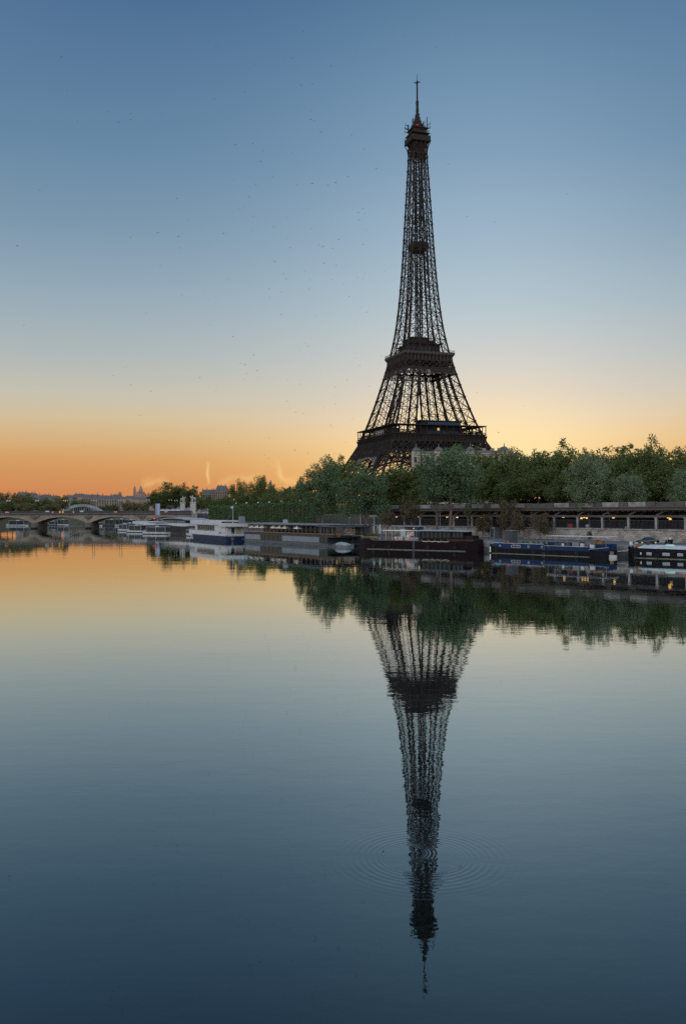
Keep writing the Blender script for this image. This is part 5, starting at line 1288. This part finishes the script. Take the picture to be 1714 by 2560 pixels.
# ------------------------------------------------------------------ steel arch footbridge beyond
FX0, FX1, FY = at(148, 1280, 800).x, at(259, 1280, 800).x, 800
t = thing('arch_footbridge', 'pale steel arch footbridge rising behind the stone bridge', 'footbridge', (FX0, FY, 0)); Lf = FX1 - FX0; zt = at(204, 1261.5, FY).z
for y in (0, 6):
    b = MB(); pv_ = None
    for k in range(25):
        u = k / 24; x = Lf * u; z1 = 9.5 + (zt - 9.5) * 4 * u * (1 - u); z2 = z1 - 1.3 - .3 * abs(u - .5); 
        if pv_: b.bar(pv_[0], (x, y, z1), .55); b.bar(pv_[1], (x, y, z2), .5); b.bar(pv_[0], (x, y, z2), .25)
        pv_ = ((x, y, z1), (x, y, z2)); b.bar(*pv_, .25)
        if k % 2 == 0 and z2 > 9.6: b.bar((x, y, z2), (x, y, 9), .22)
    b.build('arch', 'panel_grey', t)
MB().box(-20, -.4, 8.6, Lf + 20, 6.4, 9.2).build('deck', 'steel', t)
for x in (-1, Lf + 1): MB().box(x - 1.5, 0, -1, x + 1.5, 6, 8.6).build('pier', 'stone_dark', t)

# ------------------------------------------------------------------ buildings
def building(name, label, px0, px1, ytop, Y, z0, wallm, roofm, floors=0, bays=0, depth=14, roofh=3.0, nch=3, group=None, rz=0, wz=1.5, fl=3.2, cat='building', seed=0):
    xa, xb = at(px0, 1280, Y).x, at(px1, 1280, Y).x; w_ = xb - xa; zt = at((px0 + px1) / 2, ytop, Y).z - z0; r = random.Random(seed + int(px0 * 7))
    t = thing(name, label, cat, (xa, Y, z0), rz, group); ze = zt - roofh - .4
    MB().box(0, 0, -3, w_, depth, ze).build('wall', wallm, t)
    i = min(roofh * .35, w_ * .2); b = MB(); b.add([(-.2, -.3, ze), (w_ + .2, -.3, ze), (w_ + .2, depth, ze), (-.2, depth, ze), (i, i * 1.1, zt - .4), (w_ - i, i * 1.1, zt - .4), (w_ - i, depth - i, zt - .4), (i, depth - i, zt - .4)], [(0, 1, 5, 4), (1, 2, 6, 5), (2, 3, 7, 6), (3, 0, 4, 7), (4, 5, 6, 7), (3, 2, 1, 0)])
    rf = b.build('roof', roofm, t)
    for k in range(nch):
        x = w_ * (k + .5 + r.uniform(-.25, .25)) / nch; cw = max(.8, w_ * .05); hh = r.uniform(.8, 1.8)
        b = MB(); b.box(x - cw / 2, depth * .4, zt - 1.5, x + cw / 2, depth * .4 + 1.2, zt + hh - .4)
        for q in range(3): b.tube((x - cw / 3 + q * cw / 3, depth * .4 + .6, zt + hh - .4), (x - cw / 3 + q * cw / 3, depth * .4 + .6, zt + hh + .1), .14, .14, 6)
        b.build('chimney', 'facade_warm', rf)
    if floors:
        wm = MB().box(-.55, -.06, 0, .55, .05, 1.9).mesh('window', 'pane'); bm_ = MB().box(-.2, -.5, 0, w_ + .2, 0, .18).mesh('balcony', wallm)
        for f in range(floors):
            zz = ze - .6 - (f + 1) * fl + .7
            link('balcony', bm_, t, (0, 0, zz - .25))
            for k in range(bays): link('window', wm, t, (w_ * (k + .5) / bays, 0, zz))
    return t
def dome(parent, x, y, z, r_, h, m='zinc'):
    b = MB(); b.lathe([(r_ * 1.1, 0), (r_ * 1.1, .5)] + [(r_ * math.cos(a), .5 + h * math.sin(a)) for a in [math.pi / 2 * k / 8 for k in range(8)]] + [(.25, .5 + h), (.2, 1.5 + h), (.05, 2.2 + h)], 16, (x, y, z)); return b.build('dome', m, parent, True)
# pale domed building below the tower
pb_ = thing('domed_building', 'cream stone apartment building with small zinc domes at the foot of the tower', 'building', (at(1031, 1280, 420).x, 420, 8), R(-7))
zr = at(1100, 1131, 420).z - 8
MB().box(0, 0, -2, 46, 16, zr - 1.2).build('wall', 'cream', pb_); MB().box(-2.6, 1.5, -2, 0, 14, zr - 9.5).build('side_wing', 'cream', pb_)
MB().box(-.4, -.5, zr - 7.2, 46.4, 16.3, zr - 6.8).build('cornice', 'cream', pb_); MB().box(-.5, -.6, zr - 1.2, 46.5, 16.4, zr - .8).build('cornice', 'cream', pb_)
b = MB(); b.add([(0, 0, zr - .8), (46, 0, zr - .8), (46, 16, zr - .8), (0, 16, zr - .8), (1, 1.2, zr + .6), (45, 1.2, zr + .6), (45, 15, zr + .6), (1, 15, zr + .6)], [(0, 1, 5, 4), (1, 2, 6, 5), (2, 3, 7, 6), (3, 0, 4, 7), (4, 5, 6, 7)]); rf = b.build('roof', 'zinc', pb_)
for x in (1.8, 12.4, 27.2, 43):
    MB().box(x - 2.1, -.7, zr - 7, x + 2.1, 3.4, zr + .4).build('pavilion', 'cream', pb_); dome(pb_, x, 1.2, zr + .3, 1.9, 1.7)
wm = MB().box(-.6, -.08, 0, .6, .04, 2.7).mesh('window', 'pane')
for f in range(3):
    for k in range(17):
        x = 1.5 + k * 2.7
        fr = -.72 if any(abs(x - q) < 2.1 for q in (1.8, 12.4, 27.2, 43)) else 0
        link('window', wm, pb_, (x, fr, zr - 4.8 - f * 5.2))
for x in (20, 34, 38, 41): MB().box(x - .8, 8, zr, x + .8, 9.2, zr + 2.2).build('chimney', 'facade_warm', rf)
building('street_block', 'reddish roofs with chimneys peeping above the trees right of the tower', 1228, 1296, 1130, 450, 8, 'facade_warm', 'zinc', 0, 0, 14, 3, 4)
building('apartment_block', 'left, lower grey apartment block with mansard roof behind the trees', 502, 540, 1223, 900, 8, 'facade', 'zinc', 6, 7, 14, 4, 4)
building('apartment_block', 'right, taller grey apartment block with stepped mansard roof behind the trees', 538, 567, 1213, 890, 8, 'facade', 'zinc', 7, 5, 14, 5, 3)
building('blue_roof_house', 'house with bluish metal roof half hidden among trees', 700, 735, 1227, 480, 8, 'facade', 'zinc_blue', 0, 0, 9, 2.2, 2)
building('apartment_block', 'small dark block behind the highest tree above the hedge', 672, 678, 1203, 700, 8, 'facade', 'zinc', 0, 0, 8, 2, 1)
sk = 3.6465
for a, b_, yt, Y, lab, wm_, fl in [
    (148, 222, 290, 1000, 'leftmost dark roofed block standing above the far trees', 'facade', 0), (255, 302, 300, 1050, 'second skyline block from the left with pale roof', 'facade', 0),
    (296, 372, 318, 990, 'low wide skyline block right of the second one', 'facade', 0), (372, 432, 313, 1100, 'grey skyline block left of the middle trees', 'facade', 0),
    (432, 512, 322, 1150, 'skyline block just left of the round olive tree', 'facade_warm', 0), (590, 668, 318, 1200, 'skyline block right of the round olive tree', 'facade', 0),
    (664, 752, 306, 1260, 'higher skyline block above the steel arch crown', 'facade_warm', 0), (750, 888, 312, 1100, 'wide flat-roofed skyline block above the right half of the steel arch', 'facade', 4),
    (880, 1088, 320, 1000, 'broad cream block with rows of windows right of the steel arch', 'facade', 5), (1020, 1092, 312, 1500, 'distant block behind the broad cream one', 'facade_warm', 0),
    (1085, 1150, 332, 2000, 'pinkish hillside block left below the distant church', 'facade_warm', 0), (1140, 1212, 326, 2200, 'pinkish hillside block under the church tower', 'facade_warm', 0),
    (1200, 1270, 336, 2100, 'pinkish hillside block directly under the church', 'facade_warm', 0), (1262, 1330, 338, 2150, 'pinkish hillside block right below the church domes', 'facade_warm', 0),
    (1310, 1408, 334, 1700, 'pale bluish block left of the big dark round tree', 'facade', 0)]:
    building('skyline_block', lab, a / sk, b_ / sk, 1150 + yt / sk, Y, 5.5, wm_, 'zinc', fl, 9 if fl else 0, 20, 4 if Y < 1600 else 6, 3, 'skyline blocks')
t = thing('church_spire', 'tiny thin spire on the skyline above the steel arch', 'spire', gp(192, 1275, 5.5)); zt = at(192, 1229.5, 1275).z - 5.5; MB().lathe([(1.6, zt - 14), (1.4, zt - 9), (.1, zt)], 6).build('roof', 'zinc', t); MB().box(-1.8, -1.8, -2, 1.8, 1.8, zt - 14).build('tower', 'facade_warm', t)
# hill and domed church
HX = at(345, 1280, 3100).x
b = MB(); b.lathe([(900, -5), (700, 8), (450, 35), (250, 58), (120, 66), (20, 68)], 28, (HX, 3250, 0), (1, .6)); structure('hill', b, 'hill', True)
BYY = 3000; kx = BYY / F
t = thing('domed_church', 'distant hilltop church with tall bell tower and bulbous main dome', 'church', (at(351, 1280, BYY).x, BYY, 60))
hz = lambda py: at(345, py, BYY).z - 60
b = MB(); b.box(-17, -12, -8, 17, 22, hz(1236)); b.box(-9, -15, -8, 9, 0, hz(1233)); b.build('nave', 'facade_warm', t)
def bdome(px, ytop, yeave, wpx, name='dome'):
    x = (px - 351) * kx; zt = hz(ytop); ze = hz(yeave); r_ = wpx * kx / 2; H = zt - ze
    b = MB(); b.lathe([(r_, -2), (r_, ze - 0), (r_ * 1.08, ze), (r_ * 1.08, ze + .04 * H), (r_ * 1.0, ze + .3 * H), (r_ * .82, ze + .52 * H), (r_ * .5, ze + .7 * H), (r_ * .2, ze + .8 * H), (r_ * .18, ze + .9 * H), (.2, zt)], 14, (x, 4, 0)); b.build(name, 'facade_warm', t, True)
bdome(351, 1213.5, 1231, 10.5, 'main_dome'); bdome(342.5, 1226.5, 1234, 4); bdome(359.3, 1226.5, 1234, 4); bdome(363, 1231, 1236, 2.6)
x = (333.5 - 351) * kx; b = MB(); w_ = 2.7 * kx; b.box(x - w_, 14, -10, x + w_, 14 + 2 * w_, hz(1221)); b.lathe([(w_ * .95, hz(1221)), (w_ * .8, hz(1218)), (w_ * .3, hz(1215)), (.2, hz(1213))], 10, (x, 14 + w_, 0)); b.build('bell_tower', 'facade_warm', t)
t = thing('water_tower', 'small distant domed tower left of the hilltop church', 'tower', (at(300, 1280, 3000).x, 3000, 40)); z1, z2 = at(300, 1233, 3000).z - 40, at(300, 1228.5, 3000).z - 40
MB().lathe([(4.2, -5), (4.2, z1 - 4), (5.5, z1 - 3), (5.5, z1)], 12).build('drum', 'facade_warm', t); MB().lathe([(5.5, z1), (4, z1 + (z2 - z1) * .6), (.5, z2)], 12).build('dome', 'facade_warm', t)

# ------------------------------------------------------------------ birds
bs = []
for x, y in [(281, 261), (440, 328), (985, 209), (1381, 146), (1160, 294), (1331, 264), (1509, 301), (304, 413), (492, 511), (597, 519), (595, 545), (541, 558), (354, 554), (977, 451), (1115, 420), (1372, 390), (1424, 381), (1417, 506), (1415, 544), (1431, 552), (1462, 603), (181, 867)]: bs.append((x * .5485, y * .5485))
for x, y in [(115, 559), (1155, 255), (1227, 392), (1031, 475), (855, 504), (1166, 502), (1459, 480), (1172, 574), (1048, 688), (1496, 665), (993, 793), (955, 999), (158, 1081), (1188, 882), (1330, 884), (1410, 933), (1371, 1074), (1521, 1155), (1495, 782)]: bs.append((x * .3827, 400 + y * .3827))
for x, y in [(894, 10), (947, 98), (1186, 123), (277, 196), (413, 184), (496, 241), (726, 262), (1286, 230), (473, 326), (1380, 380), (258, 474), (435, 505), (758, 508), (879, 497), (1001, 512), (1061, 493), (1160, 444), (567, 440), (388, 604), (347, 677), (306, 698), (418, 755), (809, 712), (851, 700), (686, 764), (577, 836), (409, 869), (944, 807), (872, 855), (1274, 692), (1239, 729), (1288, 737), (1248, 785), (1301, 863), (686, 930), (708, 1003), (932, 978), (961, 990), (1034, 1008), (1046, 1011), (1087, 938), (1279, 975), (582, 1110), (654, 1207), (818, 1190), (973, 1123), (1068, 1142), (673, 1248), (861, 1254), (1034, 1252), (1119, 1283), (1276, 1221), (1232, 1236), (1273, 1243), (1294, 1204), (1357, 1120), (1446, 1186), (543, 1320), (639, 1351), (853, 1324), (863, 1332), (545, 1390), (1169, 1385), (1255, 1475), (1308, 1506), (635, 1523), (905, 1534)]: bs.append((500 + x * .3189, 300 + y * .3189))
for x, y in [(370, 121), (319, 155), (396, 195), (484, 224), (435, 329), (697, 164), (766, 222), (930, 66), (872, 103), (893, 107), (945, 133), (900, 147), (886, 173), (1155, 16), (1168, 27), (1132, 46), (1180, 58), (1372, 79), (1392, 111), (1486, 72), (1076, 175), (1131, 192), (1284, 205), (1338, 177), (1431, 203), (1279, 245), (1075, 266), (1087, 297), (1235, 296), (1284, 280), (1147, 319), (1111, 316), (1348, 352), (1360, 342), (1265, 371), (1273, 381), (823, 444), (998, 426), (1110, 479), (1167, 495), (979, 502), (995, 515), (1331, 447), (1283, 497), (188, 466), (993, 549), (1144, 577)]: bs.append((100 + x * .574, 850 + y * .574))
for x, y in [(1010, 89), (1089, 118)]: bs.append((x, y))
bs_r = [(1309, 1015), (1192, 981), (1416, 486), (1284, 480), (1167, 541), (1235, 555), (1245, 1082), (1120, 410)]
bm_ = []
for k in range(4):
    d = (.10, .02, -.06, .16)[k]; b = MB()
    b.add([(-.17, 0, 0), (-.02, -.045, .03), (-.02, .045, .03), (-.02, 0, -.045), (.14, 0, .015)], [(0, 1, 2), (0, 3, 1), (0, 2, 3), (4, 2, 1), (4, 1, 3), (4, 3, 2)])
    for s in (-1, 1): b.add([(-.07, s * .02, .012), (.06, s * .02, .012), (.08, s * .15, d), (-.01, s * .16, d), (-.04, s * .30, d * .7), (.02, s * .28, d * .8), (-.005, s * .09, .045)], [(0, 1, 2, 3), (3, 2, 5, 4), (0, 6, 1), (0, 3, 6), (1, 6, 2), (6, 3, 2)])
    bm_.append(b.mesh('bird', 'bird'))
seen = []
for i, (px, py) in enumerate(bs + bs_r):
    if any(abs(px - q[0]) < 3 and abs(py - q[1]) < 3 for q in seen): continue
    seen.append((px, py)); Y = 175 + (i * 37) % 90
    o = link('bird', bm_[i % 4], None, at(px, py, Y), (1.1,) * 3); o.rotation_euler = (R((i * 53) % 40 - 20), R((i * 31) % 30 - 15), R(60 + (i * 71) % 60))
    right = px > 1110
    tag(o, 'tiny dark bird flying in the open sky right of the iron tower' if right else 'tiny dark bird flying in the open sky left of the iron tower', 'bird', 'birds right of the tower' if right else 'birds left of the tower')
